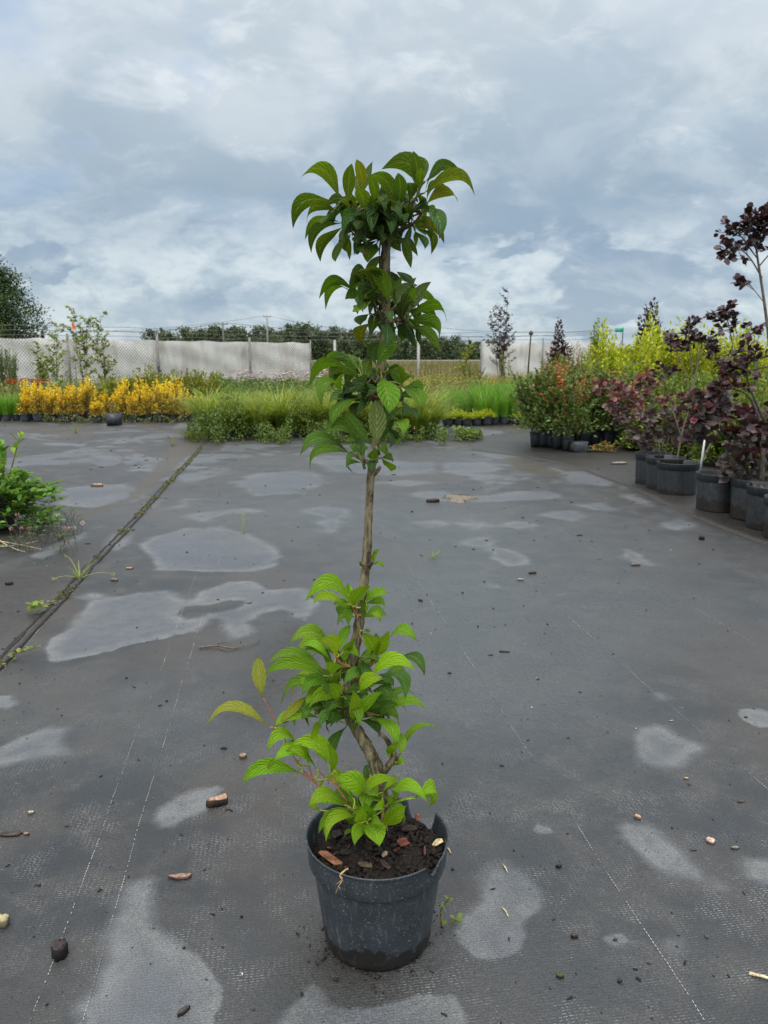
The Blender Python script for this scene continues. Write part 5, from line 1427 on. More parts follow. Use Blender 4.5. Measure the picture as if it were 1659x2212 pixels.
for k in range(12):
    px = 60 + k * 30 + 8 * math.sin(k * 5); Yg = 12.75 + .15 * math.sin(k * 3)
    vk = (1, 0, 1, 3, 1, 2, 2, 1, 1, 0, 1, 1)[k]
    o = potted("golden_shrub", small_pot, f"tall yellow spired potted shrub, {ORD[k]} from the left in the back row", "potted plant", "golden potted shrubs beside the mat", (xat(px, Yg), Yg, .002), gold[vk], 1.08 + .1 * math.sin(k * 1.9))
    o.rotation_euler = (0, 0, k * 2.1)
# empty square tub in the golden row
g = gnd(243, 921)
o = empty("planter", (g[0], g[1] + .09, .004), "square black planter standing out in front of the golden shrub row", "plant pot", rz=.1)
mb = MB()
a_, b_ = .105, .088
V = [(-b_, -b_, 0), (b_, -b_, 0), (b_, b_, 0), (-b_, b_, 0), (-a_, -a_, .185), (a_, -a_, .185), (a_, a_, .185), (-a_, a_, .185), (-a_ * .93, -a_ * .93, .185), (a_ * .93, -a_ * .93, .185), (a_ * .93, a_ * .93, .185), (-a_ * .93, a_ * .93, .185), (-b_, -b_, .13), (b_, -b_, .13), (b_, b_, .13), (-b_, b_, .13)]
mb.add(V, np.array([(0, 3, 2, 1), (0, 1, 5, 4), (1, 2, 6, 5), (2, 3, 7, 6), (3, 0, 4, 7), (4, 5, 9, 8), (5, 6, 10, 9), (6, 7, 11, 10), (7, 4, 8, 11), (8, 9, 13, 12), (9, 10, 14, 13), (10, 11, 15, 14), (11, 8, 12, 15)])); mb.build("pot", M_POT, o, smooth=False)
mb = MB(); mb.add([(-b_ * .98, -b_ * .98, .150), (b_ * .98, -b_ * .98, .150), (b_ * .98, b_ * .98, .150), (-b_ * .98, b_ * .98, .150)], np.array([(0, 1, 2, 3)]), (.02, .016, .012)); mb.build("soil", M_SOIL, o)
rs = np.random.RandomState(75); Lf = MB(); shoots(None, Lf, rs, 10, .30, .12, .03, .015, [(.10, .14, .03), (.3, .2, .05)], per=30, bare=.2)
for v in Lf.v: v[:, 2] += .14
Lf.build("foliage", M_LEAF, o)
# small rooted weeds between those pots
rs = np.random.RandomState(76); mb = MB(); n = 1400
px = 90 + 330 * rs.rand(n); Yg = 12.0 + .6 * rs.rand(n); x = (px - CX) / F * Yg
leaves(mb, np.stack((x, Yg, .01 + .14 * rs.rand(n) * np.abs(np.sin(px * .05))), 1), rs.randn(n, 3) + np.array((0, 0, .5)), rs.randn(n, 3) * .5 + np.array((0, 0, 1)), .05, .025, pick([(.06, .10, .025), (.10, .13, .03), (.14, .10, .05)], n, .3, None, rs))
tag(mb.build("weeds", M_GRASS), kind='stuff')

# ---------------------------------------------------------------- grasses
def tuft(seed, n, L, col, lean=.35, droop=.6, r=.07, w=.007):
    rs = np.random.RandomState(seed); mb = MB()
    a_ = rs.rand(n) * 6.28; q_ = r * np.sqrt(rs.rand(n))
    blades(mb, np.stack((q_ * np.cos(a_), q_ * np.sin(a_), .10 + 0 * a_), 1), a_ + rs.randn(n) * .5, L * (.55 + .5 * rs.rand(n)), w * (.7 + .6 * rs.rand(n)), lean * (.3 + rs.rand(n)), droop * (.4 + .8 * rs.rand(n)), pick(col, n, .28, None, rs), 6)
    return [("blades", mb.mesh("blades", M_GRASS))]
ARCH = [(.24, .30, .035), (.17, .25, .025), (.30, .33, .06), (.12, .20, .022)]
BRIGHT = [(.12, .28, .02), (.16, .31, .025), (.09, .22, .02)]
arch_t = [tuft(80 + k, 330, .66 + .04 * k, ARCH, .42, .85, .10, .009) for k in range(4)]
G_AR = "arching yellow green potted grasses in the middle"
kk = 0
for row, (Yg, pxs, nm) in enumerate(((9.75, (455, 490, 528, 566, 604, 640, 676, 712, 748, 785, 822, 860, 897, 930), "front"), (10.35, (448, 485, 522, 560, 598, 636, 672, 710, 748, 785, 822, 862, 900, 935), "middle"), (11.0, (470, 508, 546, 584, 622, 660, 698, 736, 774, 812, 850, 890, 925), "back"))):
    for k, px in enumerate(pxs):
        kk += 1
        o = potted("grass_plant", small_pot, f"arching yellow green grass, {ORD[k]} from the left in its {nm} row", "potted plant", G_AR, (xat(px, Yg) + .03 * math.sin(kk * 4), Yg + .08 * math.sin(kk * 2.7), .002), arch_t[kk % 4], (.88, .90, .80)[row] + .15 * math.sin(kk * 1.7))
        o.rotation_euler = (0, 0, kk * 1.1)
bright_t = [tuft(90 + k, 230, .52, BRIGHT, .14, .35, .08, .006) for k in range(3)]
G_BR = "bright green upright potted grasses"
kk = 0
for row, (Yg, pxs, nm) in enumerate(((11.75, (1045, 1068, 1092, 1116, 1140, 1164), "front"), (12.2, (965, 988, 1010, 1034, 1058, 1082, 1106, 1130, 1154, 1178), "second"), (12.7, (985, 1010, 1035, 1060, 1085, 1110, 1135, 1160, 1182), "third"), (13.2, (1040, 1070, 1100, 1130, 1160, 1185), "rearmost"))):
    for k, px in enumerate(pxs):
        kk += 1
        o = potted("grass_plant", small_pot, f"bright green upright grass, {ORD[k]} from the left in its {nm} row", "potted plant", G_BR, (xat(px, Yg), Yg + .06 * math.sin(kk * 3), .002), bright_t[kk % 3], (.98, 1.08, 1.16, 1.24)[row] * (1 + .08 * math.sin(kk * 2)) * (1 + (px - 1080) * .0012))
        o.rotation_euler = (0, 0, kk)
for k, (px, Yg) in enumerate(((-8, 12.5), (12, 12.5), (32, 12.6), (0, 13.1), (22, 13.1), (44, 13.2))):
    o = potted("grass_plant", small_pot, f"bright green grass left of the golden shrubs, {ORD[k % 3]} in its {'front' if k < 3 else 'back'} row", "potted plant", "bright green potted grasses at the left edge", (xat(px, Yg), Yg, .002), bright_t[k % 3], .78 + .05 * (k % 2))
# low acid yellow plants in front of them
CH = [(.34, .40, .02), (.28, .36, .02), (.40, .42, .03)]
rs = np.random.RandomState(99); Lf = MB(); bush(Lf, rs, 700, .12, .12, .22, .022, .018, CH, True, .11)
acid = [("foliage", Lf.mesh("foliage", M_LEAF))]
for k, (px, Yg) in enumerate(((968, 11.45), (988, 11.5), (1008, 11.5), (1030, 11.55), (1052, 11.6), (1128, 11.6))):
    o = potted("potted_perennial", small_pot, f"low acid yellow potted plant, {ORD[k]} from the left before the bright green grass", "potted plant", "low acid yellow potted plants", (xat(px, Yg), Yg, .002), acid, 1.0 + .1 * math.sin(k * 2))

# ---------------------------------------------------------------- shrubs behind, left
def shrub(nm, px, top, Y, wpx, n, L, Wd, cols, label, seed, per=34, bare=.2, group=None, cat="shrub", tcols=None, oval=False, r=.006, mat=None, dome=.35, hvar=.35, base_z=.0, rise=.6, fill=0):
    rs = np.random.RandomState(seed); S, Lf = MB(), MB()
    h = ztop(top, Y) - base_z
    w2 = wpx / 2 / F * Y
    if cat == "sapling":
        sapling(S, Lf, rs, max(3, n // 3), h, w2, L, Wd, cols, bare, r, hvar)
    else:
        shoots(S, Lf, rs, int(n * 1.3), h, w2 * 1.1, L, Wd, cols, per, bare, r, tcols, oval, r0=w2 * .4, dome=dome, hvar=hvar, rise=rise, ctrl=.48)
        if fill:
            bush(Lf, rs, int(fill), w2 * 1.05, w2 * .9, h * .92, L, Wd, (list(tcols or cols) + list(cols))[:6], oval, .05, .22)
    o = empty(nm, (xat(px, Y, h / 2), Y, base_z), label, cat, group, 0)
    S.build("stems", M_TWIG, o); Lf.build("foliage", mat or M_LEAF, o)
    return o
YG = [(.20, .22, .03), (.15, .19, .03), (.24, .24, .04)]
for k, (px, top, w) in enumerate(((285, 806, 70), (330, 798, 80), (378, 796, 80), (425, 800, 80), (468, 808, 70), (500, 822, 50), (245, 815, 70))):
    shrub("yellow_green_shrub", px, top, 15.2 + .3 * math.sin(k * 3), w, 34, .06, .034, YG, f"yellow green shrub behind the golden row, {ORD[(1, 2, 3, 4, 5, 6, 0)[k]]} from the left", 110 + k, 46, group="yellow green shrubs behind the golden row", fill=2200)
PUR = [(.030, .011, .014), (.022, .010, .013), (.045, .016, .018)]
for k, (px, top) in enumerate(((316, 783), (338, 778), (405, 788), (428, 784), (462, 786))):
    shrub("purple_shrub", px, top, 17.2, 34, 9, .06, .035, PUR, f"small dark purple shrub against the left fence, {ORD[k]} from the left", 120 + k, 34, .35, group="dark purple shrubs against the left fence", mat=M_DARKLEAF)
MAP = [(.20, .26, .05), (.15, .21, .04), (.26, .28, .06)]
for k, (px, top, w, n) in enumerate(((122, 704, 70, 11), (178, 662, 62, 12), (222, 684, 50, 8), (88, 742, 50, 8))):
    shrub("sapling", px, top, 21.5 + .5 * k, w, n, .10, .065, MAP, ("pale green sapling, broad and leaning left, before the left fence", "tallest pale green sapling, its tip well above the left fence", "thin pale green sapling right of the tallest one", "low leafy sapling at the far left of the group")[k], 130 + k, 44, .22, group="pale green saplings before the left fence", r=.012, cat="sapling", dome=.5, hvar=.5)
WIL = [(.10, .16, .04), (.14, .19, .05)]
for k, (px, top) in enumerate(((2, 742), (24, 750), (-20, 744))):
    shrub("willow_shrub", px, top, 20, 34, 22, .09, .016, WIL, ("upright narrow leaved green shrub at the very left edge", "upright narrow leaved green shrub just inside the left edge", "upright narrow leaved green shrub cut by the left edge")[k], 140 + k, 50, .1, rise=1.6, dome=.1, hvar=.2)
# before the right fence
shrub("purple_sapling", 1083, 630, 25, 86, 21, .095, .05, [(.030, .020, .022), (.022, .016, .018), (.045, .022, .022)], "tall dark purple sapling standing above the right white fence", 150, 40, .35, mat=M_DARKLEAF, r=.014, cat="sapling", dome=.45, hvar=.5)
shrub("climbing_shrub", 1095, 742, 24, 60, 9, .09, .06, [(.13, .18, .035), (.17, .20, .04)], "leafy green climber on the right white fence", 151, 24, .1, r=.008, dome=.2, hvar=.6)
shrub("yellow_sapling", 1000, 742, 24, 56, 10, .07, .045, [(.26, .27, .04), (.18, .22, .04)], "yellow green sapling left of the right white fence", 152, 34, .25, r=.008, cat="sapling", hvar=.5)
shrub("green_shrub", 1022, 775, 24.5, 70, 16, .07, .045, [(.09, .13, .03), (.12, .15, .035)], "low green shrub at the left end of the right white fence", 153, 34, .15)
shrub("dry_sapling", 1178, 760, 19, 34, 7, .05, .02, [(.25, .15, .06), (.2, .13, .06)], "thin brownish sapling at the right end of the right white fence", 154, 20, .3, cat="sapling", hvar=.4)

# ---------------------------------------------------------------- right-hand bank of shrubs
OLV = [(.19, .17, .035), (.15, .15, .035), (.24, .18, .05)]
G_R = "golden green shrubs on the right"
for k, (px, top, w) in enumerate(((1232, 745, 86), (1268, 738, 70), (1205, 770, 60))):
    shrub("olive_shrub", px, top, 13.6 + .2 * k, w, 44, .042, .013, OLV, ("feathery olive brown shrub, broadest of three left of the golden bank", "feathery olive brown shrub nearest the golden bank", "lowest feathery olive brown shrub nearest the white fence")[k], 160 + k, 80, .1, rise=1.0, fill=4200)
CHR = [(.42, .46, .03), (.34, .40, .025), (.50, .50, .05)]
CHR2 = [(.24, .32, .025), (.32, .38, .025)]
for k, (px, top, w) in enumerate(((1300, 722, 74), (1335, 735, 80), (1378, 722, 80), (1412, 704, 84), (1452, 716, 84), (1492, 690, 78), (1530, 712, 90), (1572, 716, 90), (1612, 704, 90), (1655, 716, 100))):
    shrub("golden_green_shrub", px, top, 12.2 + .35 * math.sin(k * 2.2), w * 1.15, 40, .066, .034, CHR2, f"bright golden green shrub, {ORD[k]} from the left in the bank on the right", 170 + k, 60, .12, group=G_R, tcols=CHR, dome=.3, hvar=.32, fill=4200)
shrub("columnar_shrub", 1288, 664, 12.6, 34, 18, .07, .036, [(.18, .25, .03), (.30, .34, .04)], "narrow yellow green column shrub rising left of the golden bank", 185, 60, .3, dome=.15, hvar=.35)
shrub("feathery_shrub", 1502, 682, 11.6, 24, 8, .05, .009, [(.16, .23, .05), (.20, .26, .06)], "feathery pale green plume rising over the golden bank", 186, 60, .3, rise=1.2)
shrub("feathery_shrub", 1640, 676, 11.2, 40, 8, .06, .010, [(.10, .17, .05), (.14, .21, .06)], "feathery green plume behind the tall smoke tree", 187, 60, .3, rise=1.2)
shrub("purple_shrub", 1404, 655, 17, 74, 30, .085, .05, PUR, "dark purple bush top behind the middle of the golden bank", 188, 60, .3, mat=M_DARKLEAF, hvar=.45, fill=4200)
shrub("purple_shrub", 1208, 698, 18, 52, 18, .08, .046, [(.05, .016, .018), (.03, .012, .014)], "wine red bush top behind the olive shrubs", 189, 44, .35, mat=M_DARKLEAF, hvar=.45, fill=2600)
shrub("purple_shrub", 1578, 714, 15, 60, 18, .06, .035, PUR, "dark purple bush top at the right of the golden bank", 190, 50, .35, mat=M_DARKLEAF, hvar=.45, fill=2600)
MG = [(.085, .15, .028), (.11, .18, .03), (.065, .115, .028)]
MG2 = [(.15, .21, .035), (.19, .24, .04)]
for k, (px, top, w, Y) in enumerate(((1300, 800, 80, 10.2), (1350, 806, 90, 9.8), (1400, 800, 90, 9.4), (1450, 798, 90, 9.0), (1505, 802, 100, 8.6), (1560, 812, 110, 8.2), (1620, 815, 120, 7.8), (1470, 850, 90, 7.6), (1560, 870, 110, 7.0), (1640, 860, 120, 6.8), (1400, 860, 90, 8.2))):
    shrub("green_shrub", px, top, Y, w * 1.1, 40, .052, .030, MG, ("mid green leafy shrub behind the reddish smoke bush", "mid green leafy shrub above the reddish smoke bush", "leafy green shrub between the two red smoke bushes", "leafy green shrub with tiny pale flowers in mid bank", "green shrub behind the darkest red smoke bush", "green shrub right of the darkest red smoke bush", "green shrub at the right edge below the golden bank", "low green shrub behind the third large pot", "low green shrub behind the fourth large pot", "low green shrub behind the pots at the right edge", "low green shrub behind the first large pots")[k], 200 + k, 56, .08, tcols=MG2, group="leafy green shrubs on the right", fill=2600)
# rose like shrubs with dead orange leaves, in small square pots
ROSE = [(.10, .17, .05), (.135, .21, .055), (.075, .13, .04), (.16, .17, .06)]
DEAD = [(.50, .18, .075), (.40, .13, .05), (.56, .26, .13)]
ros = []
for sd in range(4):
    rs = np.random.RandomState(220 + sd); S, Lf, Dl = MB(), MB(), MB()
    shoots(S, Lf, rs, 22, .82, .34, .048, .030, ROSE, per=62, bare=.28, r=.0035, r0=.05, dome=.3, hvar=.35, stemcol=(1.6, 1.0, .7))
    shoots(None, Dl, rs, 9, .80, .33, .052, .024, DEAD, per=(16, 64, 46, 8)[sd], bare=.3, r0=.05, dome=.3, hvar=.3, droop=.6)
    for ms in (S, Lf, Dl):
        for v in ms.v: v[:, 2] += .13
    bush(Lf, rs, 700, .30, .30, .74, .048, .030, ROSE, False, .2, .25)
    ros.append([("stems", S.mesh("stems", M_TWIG)), ("foliage", Lf.mesh("foliage", M_LEAF)), ("dead_leaves", Dl.mesh("dead_leaves", M_LEAF))])
for k, (px, py, vk) in enumerate(((1160, 968, 0), (1178, 969, 3), (1194, 970, 0), (1209, 973, 1), (1229, 977, 1), (1262, 966, 2), (1288, 964, 1), (1316, 966, 2), (1345, 966, 0), (1372, 970, 0), (1180, 955, 3), (1215, 955, 1), (1250, 954, 2), (1285, 950, 3))):
    g = gnd(px, py)
    o = potted("potted_shrub", sq_pot, f"bushy shrub with {('few', 'many', 'some', 'hardly any')[vk]} dead orange leaves, {ORD[k]} of the small square pots counted from the left, front row first", "potted plant", "shrubs with dead orange leaves in small square pots", (g[0], g[1] + .06, .004), ros[vk], 1 + .1 * math.sin(k * 2.7) + (.06 if k > 9 else 0))
    o['label'] = f"shrub with {('few', 'many', 'some', 'hardly any')[vk]} dead orange leaves, {ORD[k if k < 10 else k - 10]} small square pot of the {'front' if k < 10 else 'back'} row"
    o.rotation_euler = (0, 0, k * 1.57 + .1 * math.sin(k * 3))
# toppled pot with its yellowing plant lying on the mat
g = gnd(1250, 980)
o = empty("toppled_pot", (g[0], g[1] + .09, .07), "small square pot lying on its side with a yellowing plant spilling out", "potted plant")
pm = bpy.data.objects.new("pot", sq_pot); sc.collection.objects.link(pm); pm.parent = o; pm.rotation_euler = (0, rad(96), rad(14)); pm.location = (-.07, 0, .0)
rs = np.random.RandomState(240); S, Lf = MB(), MB()
shoots(S, Lf, rs, 16, .46, .16, .034, .02, [(.24, .23, .05), (.30, .20, .05), (.14, .17, .04), (.36, .15, .05)], per=30, bare=.25, r=.003)
for ms in (S, Lf):
    for v in ms.v:
        w_ = v.copy(); v[:, 0] = .06 + w_[:, 2]; v[:, 2] = np.maximum(-.055, -.03 - w_[:, 0] * .5 + .02 * np.sin(w_[:, 1] * 30)); v[:, 1] = w_[:, 1]
S.build("stems", M_TWIG, o); Lf.build("foliage", M_LEAF, o)
# ---------------------------------------------------------------- large pots with smoke bushes, right
COT = [(.036, .015, .018), (.028, .014, .016), (.052, .018, .020), (.036, .024, .025)]
COTG = [(.075, .070, .056), (.060, .055, .050), (.095, .070, .070), (.060, .034, .036)]
COTR = [(.15, .045, .050), (.20, .058, .060), (.11, .048, .048), (.20, .10, .075), (.11, .08, .06)]
COTM = [(.085, .042, .046), (.065, .038, .040), (.11, .055, .058), (.05, .030, .030)]
def zr4(x, y): return ((1180 + x / 3.113) * K, (460 + y / 3.113) * K)
def zr5(x, y): return ((1180 + x / 3.113) * K, (820 + y / 3.113) * K)
def smoke_bush(o, base, Y, shoots_, seed, L=.058, Wd=.048, stem_mat=M_TWIG):
    """shoots_: (pixel polyline, dy list or scalar, r0, r1, first leafy fraction, leaves, colours)"""
    rs = np.random.RandomState(seed); S, Lf = MB(), MB()
    org = np.array(o.location)
    for pts, dy, r0_, r1_, bare, nl, cols in shoots_:
        n = len(pts)
        dys = np.linspace(0, dy, n) if not hasattr(dy, '__len__') else np.array(dy)
        P = np.array([at(x, y, Y + d_) for (x, y), d_ in zip(pts, dys)])
        q_ = np.linspace(0, n - 1, 14); C = cat(P, q_)
        tube(S, C, np.linspace(r0_, r1_, 14), 7, (1, 1, 1), noise=.2)
        if not nl: continue
        # leafy side twigs
        nt = max(2, nl // 7)
        for k in range(nt):
            t_ = bare + (1 - bare) * ((k + .5) / nt) ** .8
            i_ = min(int(t_ * 13), 12); f_ = t_ * 13 - i_
            b0 = C[i_] * (1 - f_) + C[i_ + 1] * f_; Tn = nrm(C[i_ + 1] - C[i_])
            side = nrm(rs.randn(3) * np.array((1, 1, .6)) + np.array((0, 0, .25)))
            ln = (.05 + .10 * rs.rand()) * (1.15 - .5 * t_)
            e = b0 + nrm(side + Tn * .8) * ln
            tube(S, np.array([b0, (b0 + e) / 2 + np.array((0, 0, .006)), e]), (.0022, .0016, .001), 4, (1, 1, 1), cap=False)
            m_ = 10
            tt_ = .25 + .75 * rs.rand(m_) ** .7
            X_ = b0 + np.outer(tt_, e - b0)
            D = nrm(rs.randn(m_, 3) * np.array((1, 1, .55)) + nrm(e - b0) * .8 + np.array((0, 0, .15)))
            N = nrm(np.array((0, 0, .9)) + rs.randn(m_, 3) * .55 + np.array((0, -.3, 0)))
            sz = .50 + .48 * rs.rand(m_)
            # short leaf stalks, then the oval blade
            for a_, b_ in zip(X_, X_ + D * .014):
                tube(S, np.array([a_, b_]), .0009, 3, (1, 1, 1), cap=False)
            leaves(Lf, X_ + D * .014, D, N, L * sz, Wd * sz, pick(cols, m_, .35, None, rs), True, droop=.12)
    for ms in (S, Lf):
        for v in ms.v: v -= org
    S.build("stems", stem_mat, o); Lf.build("foliage", M_DARKLEAF, o)
def big_pot(px, py, r, h, label, mat, seed, band=None):
    g = gnd(px, py, .006)
    d_ = nrm(np.array((g[0], g[1])))
    c = np.array((g[0], g[1])) + d_ * r * .86
    o = empty("potted_smoke_bush", (c[0], c[1], .006), label, "potted plant", "smoke bushes in large black pots", rz=seed * .7)
    pot_round(r, r * .90, h, .045, 72).build("pot", mat, o)
    soil_disc(r * .9, h - .045, seed, 600, .026).build("soil", M_SOIL, o, smooth=False)
    return o
PY = rad(0)
pA = big_pot(1407, 1048, .135, .235, "rearmost smoke bush with a cloud of pinkish red leaves in a large pot", M_POT_OLD, 1)
pB = big_pot(1433, 1060, .14, .235, "smoke bush with greyish drooping leaves in the second large pot", M_POT_OLD, 2)
pC = big_pot(1460, 1071, .145, .225, "smoke bush with bare thin stem and dark tops in the wide third large pot", M_POT_OLD, 3)
pD = big_pot(1548, 1107, .138, .235, "smoke bush with large wine red leaves in the muddy footed pot with a white stake", M_POT_MUD, 4)
pE = big_pot(1625, 1126, .14, .24, "smoke bush of greyish purple leaves squeezed behind the right edge pots", M_POT_MUD, 5)
pF = big_pot(1662, 1148, .14, .24, "tallest smoke bush, its dark crown high against the sky at the right edge", M_POT_OLD, 6)
pG = big_pot(1702, 1172, .135, .22, "nearest large pot with reddish smoke bush cut by the right edge", M_POT_MUD, 7)
for o_ in (pA, pB, pC, pD, pE, pF, pG):
    o_.rotation_euler = (0, 0, 0)
smoke_bush(pA, None, 6.4, [
    ([(1420, 985), (1412, 955), (1385, 905), (1362, 870), (1345, 835)], .1, .008, .003, .5, 84, COTR),
    ([(1422, 985), (1405, 930), (1375, 875), (1330, 850), (1300, 835)], -.1, .007, .003, .5, 84, COTR),
    ([(1424, 985), (1422, 940), (1410, 890), (1400, 845), (1390, 822)], .2, .007, .003, .5, 84, COTR),
    ([(1426, 985), (1440, 930), (1452, 890), (1475, 860)], .1, .006, .003, .5, 56, COTR),
    ([(1418, 985), (1380, 960), (1350, 920), (1322, 880)], .25, .006, .002, .5, 56, COTM),
    ([(1420, 985), (1400, 960), (1375, 930), (1355, 905)], -.2, .006, .002, .4, 42, COTM)], 301, .062, .052)
smoke_bush(pB, None, 5.95, [
    ([(1434, 990), (1428, 960), (1415, 930), (1400, 905)], -.12, .007, .003, .3, 70, COTG),
    ([(1438, 990), (1440, 960), (1450, 930), (1455, 900)], .0, .007, .003, .3, 70, COTG + COTM),
    ([(1436, 990), (1420, 975), (1402, 962), (1385, 950)], -.1, .006, .002, .3, 42, COTG),
    ([(1440, 990), (1455, 970), (1468, 945), (1480, 915)], .1, .006, .002, .3, 56, COTM)], 302, .066, .056)
smoke_bush(pC, None, 5.6, [
    ([(1462, 1012), (1464, 985), (1474, 930), (1490, 875), (1494, 803), (1490, 757), (1487, 704)], .15, .009, .003, .82, 70, COT),
    ([(1491, 860), (1478, 800), (1462, 760), (1458, 735)], .15, .005, .002, .5, 49, COT),
    ([(1493, 850), (1505, 800), (1512, 760), (1518, 735)], .15, .005, .002, .5, 49, COT),
    ([(1470, 940), (1452, 880), (1440, 830), (1432, 800)], .2, .005, .002, .6, 42, COT),
    ([(1490, 1018), (1510, 1000), (1535, 960), (1560, 900), (1569, 819), (1582, 757), (1578, 720), (1568, 676)], .1, .011, .003, .84, 77, COT),
    ([(1582, 760), (1598, 745), (1612, 728), (1622, 712)], .05, .004, .002, .4, 35, COT),
    ([(1569, 830), (1560, 800), (1550, 780), (1545, 760)], .1, .004, .002, .4, 42, COT),
    ([(1578, 712), (1560, 690), (1545, 684)], .1, .004, .002, .3, 28, COT)], 303, .056, .046)
smoke_bush(pD, None, 4.95, [
    ([(1540, 1040), (1556, 1025), (1566, 1010), (1570, 985), (1572, 950), (1568, 915), (1558, 880), (1545, 850)], -.05, .018, .005, .5, 112, COTR[:3] + COTG + COTG[:2] + [(.06, .032, .036), (.07, .075, .04)]),
    ([(1570, 960), (1550, 930), (1525, 905), (1500, 895)], -.1, .007, .003, .4, 63, COTR[:1] + COTG),
    ([(1570, 950), (1590, 930), (1605, 910), (1612, 895)], -.08, .007, .003, .4, 63, COTM),
    ([(1562, 1015), (1535, 990), (1515, 968), (1500, 955)], -.08, .006, .002, .5, 35, COTG),
    ([(1566, 1015), (1585, 1005), (1600, 985), (1605, 960)], -.05, .006, .002, .4, 42, COTG)], 304, .085, .068)
smoke_bush(pE, None, 4.65, [
    ([(1628, 1052), (1620, 1020), (1608, 990), (1600, 960)], -.1, .008, .003, .2, 77, COTG),
    ([(1632, 1052), (1636, 1010), (1630, 960), (1622, 920)], .0, .008, .003, .3, 77, COTG + COTM),
    ([(1630, 1052), (1605, 1040), (1590, 1025), (1580, 1005)], -.12, .006, .002, .3, 49, COTG),
    ([(1634, 1052), (1650, 1020), (1660, 985), (1668, 940)], -.05, .007, .003, .3, 63, COTG + COT)], 305, .072, .060)
smoke_bush(pF, None, 4.5, [
    ([(1644, 1068), (1646, 1010), (1650, 945), (1660, 880), (1668, 800), (1656, 690), (1646, 620), (1637, 560), (1632, 515), (1640, 465)], .0, .016, .003, .80, 98, COT),
    ([(1646, 600), (1622, 560), (1600, 540), (1580, 548)], -.05, .005, .002, .4, 63, COT),
    ([(1637, 560), (1615, 530), (1600, 510), (1592, 500)], .05, .004, .002, .4, 56, COT),
    ([(1634, 530), (1645, 500), (1655, 480), (1668, 470)], .0, .004, .002, .4, 56, COT),
    ([(1640, 575), (1665, 545), (1685, 520), (1700, 500)], .05, .004, .002, .3, 63, COT),
    ([(1634, 540), (1620, 505), (1622, 490), (1630, 478)], -.05, .004, .002, .4, 49, COT),
    ([(1655, 660), (1640, 640), (1628, 625), (1618, 612)], -.03, .003, .0015, .5, 21, COT),
    ([(1664, 790), (1620, 800), (1588, 810), (1570, 790)], -.1, .006, .002, .4, 63, COT),
    ([(1650, 930), (1620, 860), (1585, 840), (1560, 842)], -.15, .008, .003, .5, 70, COT),
    ([(1655, 915), (1625, 850), (1612, 800), (1630, 770)], -.1, .008, .003, .5, 63, COT)], 306, .052, .043)
smoke_bush(pG, None, 4.2, [
    ([(1700, 1100), (1690, 1050), (1675, 980), (1655, 930)], .1, .009, .003, .4, 70, COTM + COT),
    ([(1702, 1100), (1705, 1040), (1690, 960), (1680, 900)], .0, .008, .003, .4, 70, COT),
    ([(1700, 1100), (1670, 1080), (1650, 1062)], .1, .006, .002, .5, 21, COTG)], 307, .06, .05)
# white plant label in the fourth pot, long wooden label in the pot beside it
P0, P1_ = at(1513, 1018, 4.82), at(1522, 951, 4.76)
mb = MB(); tube(mb, np.array([P0, (P0 + P1_) / 2, P1_]), (.006, .0075, .0055), 4, (.72, .73, .72))
tag(mb.build("plant_label", M_PLAIN), "white plastic stake label standing in the muddy footed smoke bush pot", "plant label")
o = flake("wood_chip", chip_outline(.075, .02, 12, 9), .006, (.50, .42, .28), M_CHIP, .1, 9); o.location = at(1658, 1067, 4.42); o.rotation_euler = (.05, -.1, .35)
tag(o, "pale wood sliver on the soil of the pot at the right edge", "wood chip")

# ---------------------------------------------------------------- shrub at the left edge
Yl = 4.25
LG = [(.105, .23, .03), (.075, .17, .028), (.15, .28, .035)]
o = empty("potted_shrub", (xat(-8, Yl, .1), Yl, .008), "leafy green shrub with one tall pale shoot in a pot at the left edge", "potted plant")
pot_round(.10, .085, .16, .03, 48).build("pot", M_POT_OLD, o)
org = np.array(o.location); rs = np.random.RandomState(331); S, Lf = MB(), MB()
stems = [([(0, 1100), (10, 1060), (25, 1010), (38, 960), (45, 938)], 0, .006, .55, 8, .075, .036, [(.20, .30, .035), (.16, .26, .03)]),
         ([(-10, 1100), (0, 1040), (4, 990), (2, 960)], .05, .005, .3, 26, .06, .035, LG)]
for k in range(100):
    a_ = rs.rand(); x1 = -70 + 205 * rs.rand(); 
    hmax = 985 + 55 * (x1 / 130) + 20 * rs.rand() if x1 > 10 else 965 + 50 * rs.rand()
    y1 = hmax + (1135 - hmax) * rs.rand() ** 1.2
    stems.append(([(-4 + 8 * rs.rand(), 1105), (x1 * .35, (1100 + y1) / 2 - 15), (x1 * .75, y1 + 12), (x1, y1)], (rs.rand() - .5) * .5, .003, .25, 22, .044, .026, LG))
for pts, dy, r_, bare, nl, L_, W_, cols in stems:
    P = np.array([at(x, y, Yl + dy * k / (len(pts) - 1)) for k, (x, y) in enumerate(pts)])
    P[:, 2] = np.maximum(P[:, 2], .03)
    q_ = np.linspace(0, len(P) - 1, 10); C = cat(P, q_)
    tube(S, C, np.linspace(r_, r_ * .3, 10), 5, (1, 1.1, .7), cap=False)
    tt_ = bare + (1 - bare) * (np.arange(nl) + .6) / nl
    X_ = np.stack([np.interp(tt_ * 9, np.arange(10), C[:, k]) for k in range(3)], 1)
    Tn = nrm(C[-1] - C[0]); a_ = np.arange(nl) * 2.4 + rs.rand()
    D = nrm(np.stack((np.cos(a_), np.sin(a_), .25 + 0 * a_), 1) + Tn * .8)
    leaves(Lf, X_, D, np.array((0, 0, 1.0)) + (rs.rand(nl, 3) - .5) * .8, L_ * (.6 + .6 * rs.rand(nl)), W_, pick(cols, nl, .25, None, rs), True, droop=.15)
for ms in (S, Lf):
    for v in ms.v: v -= org
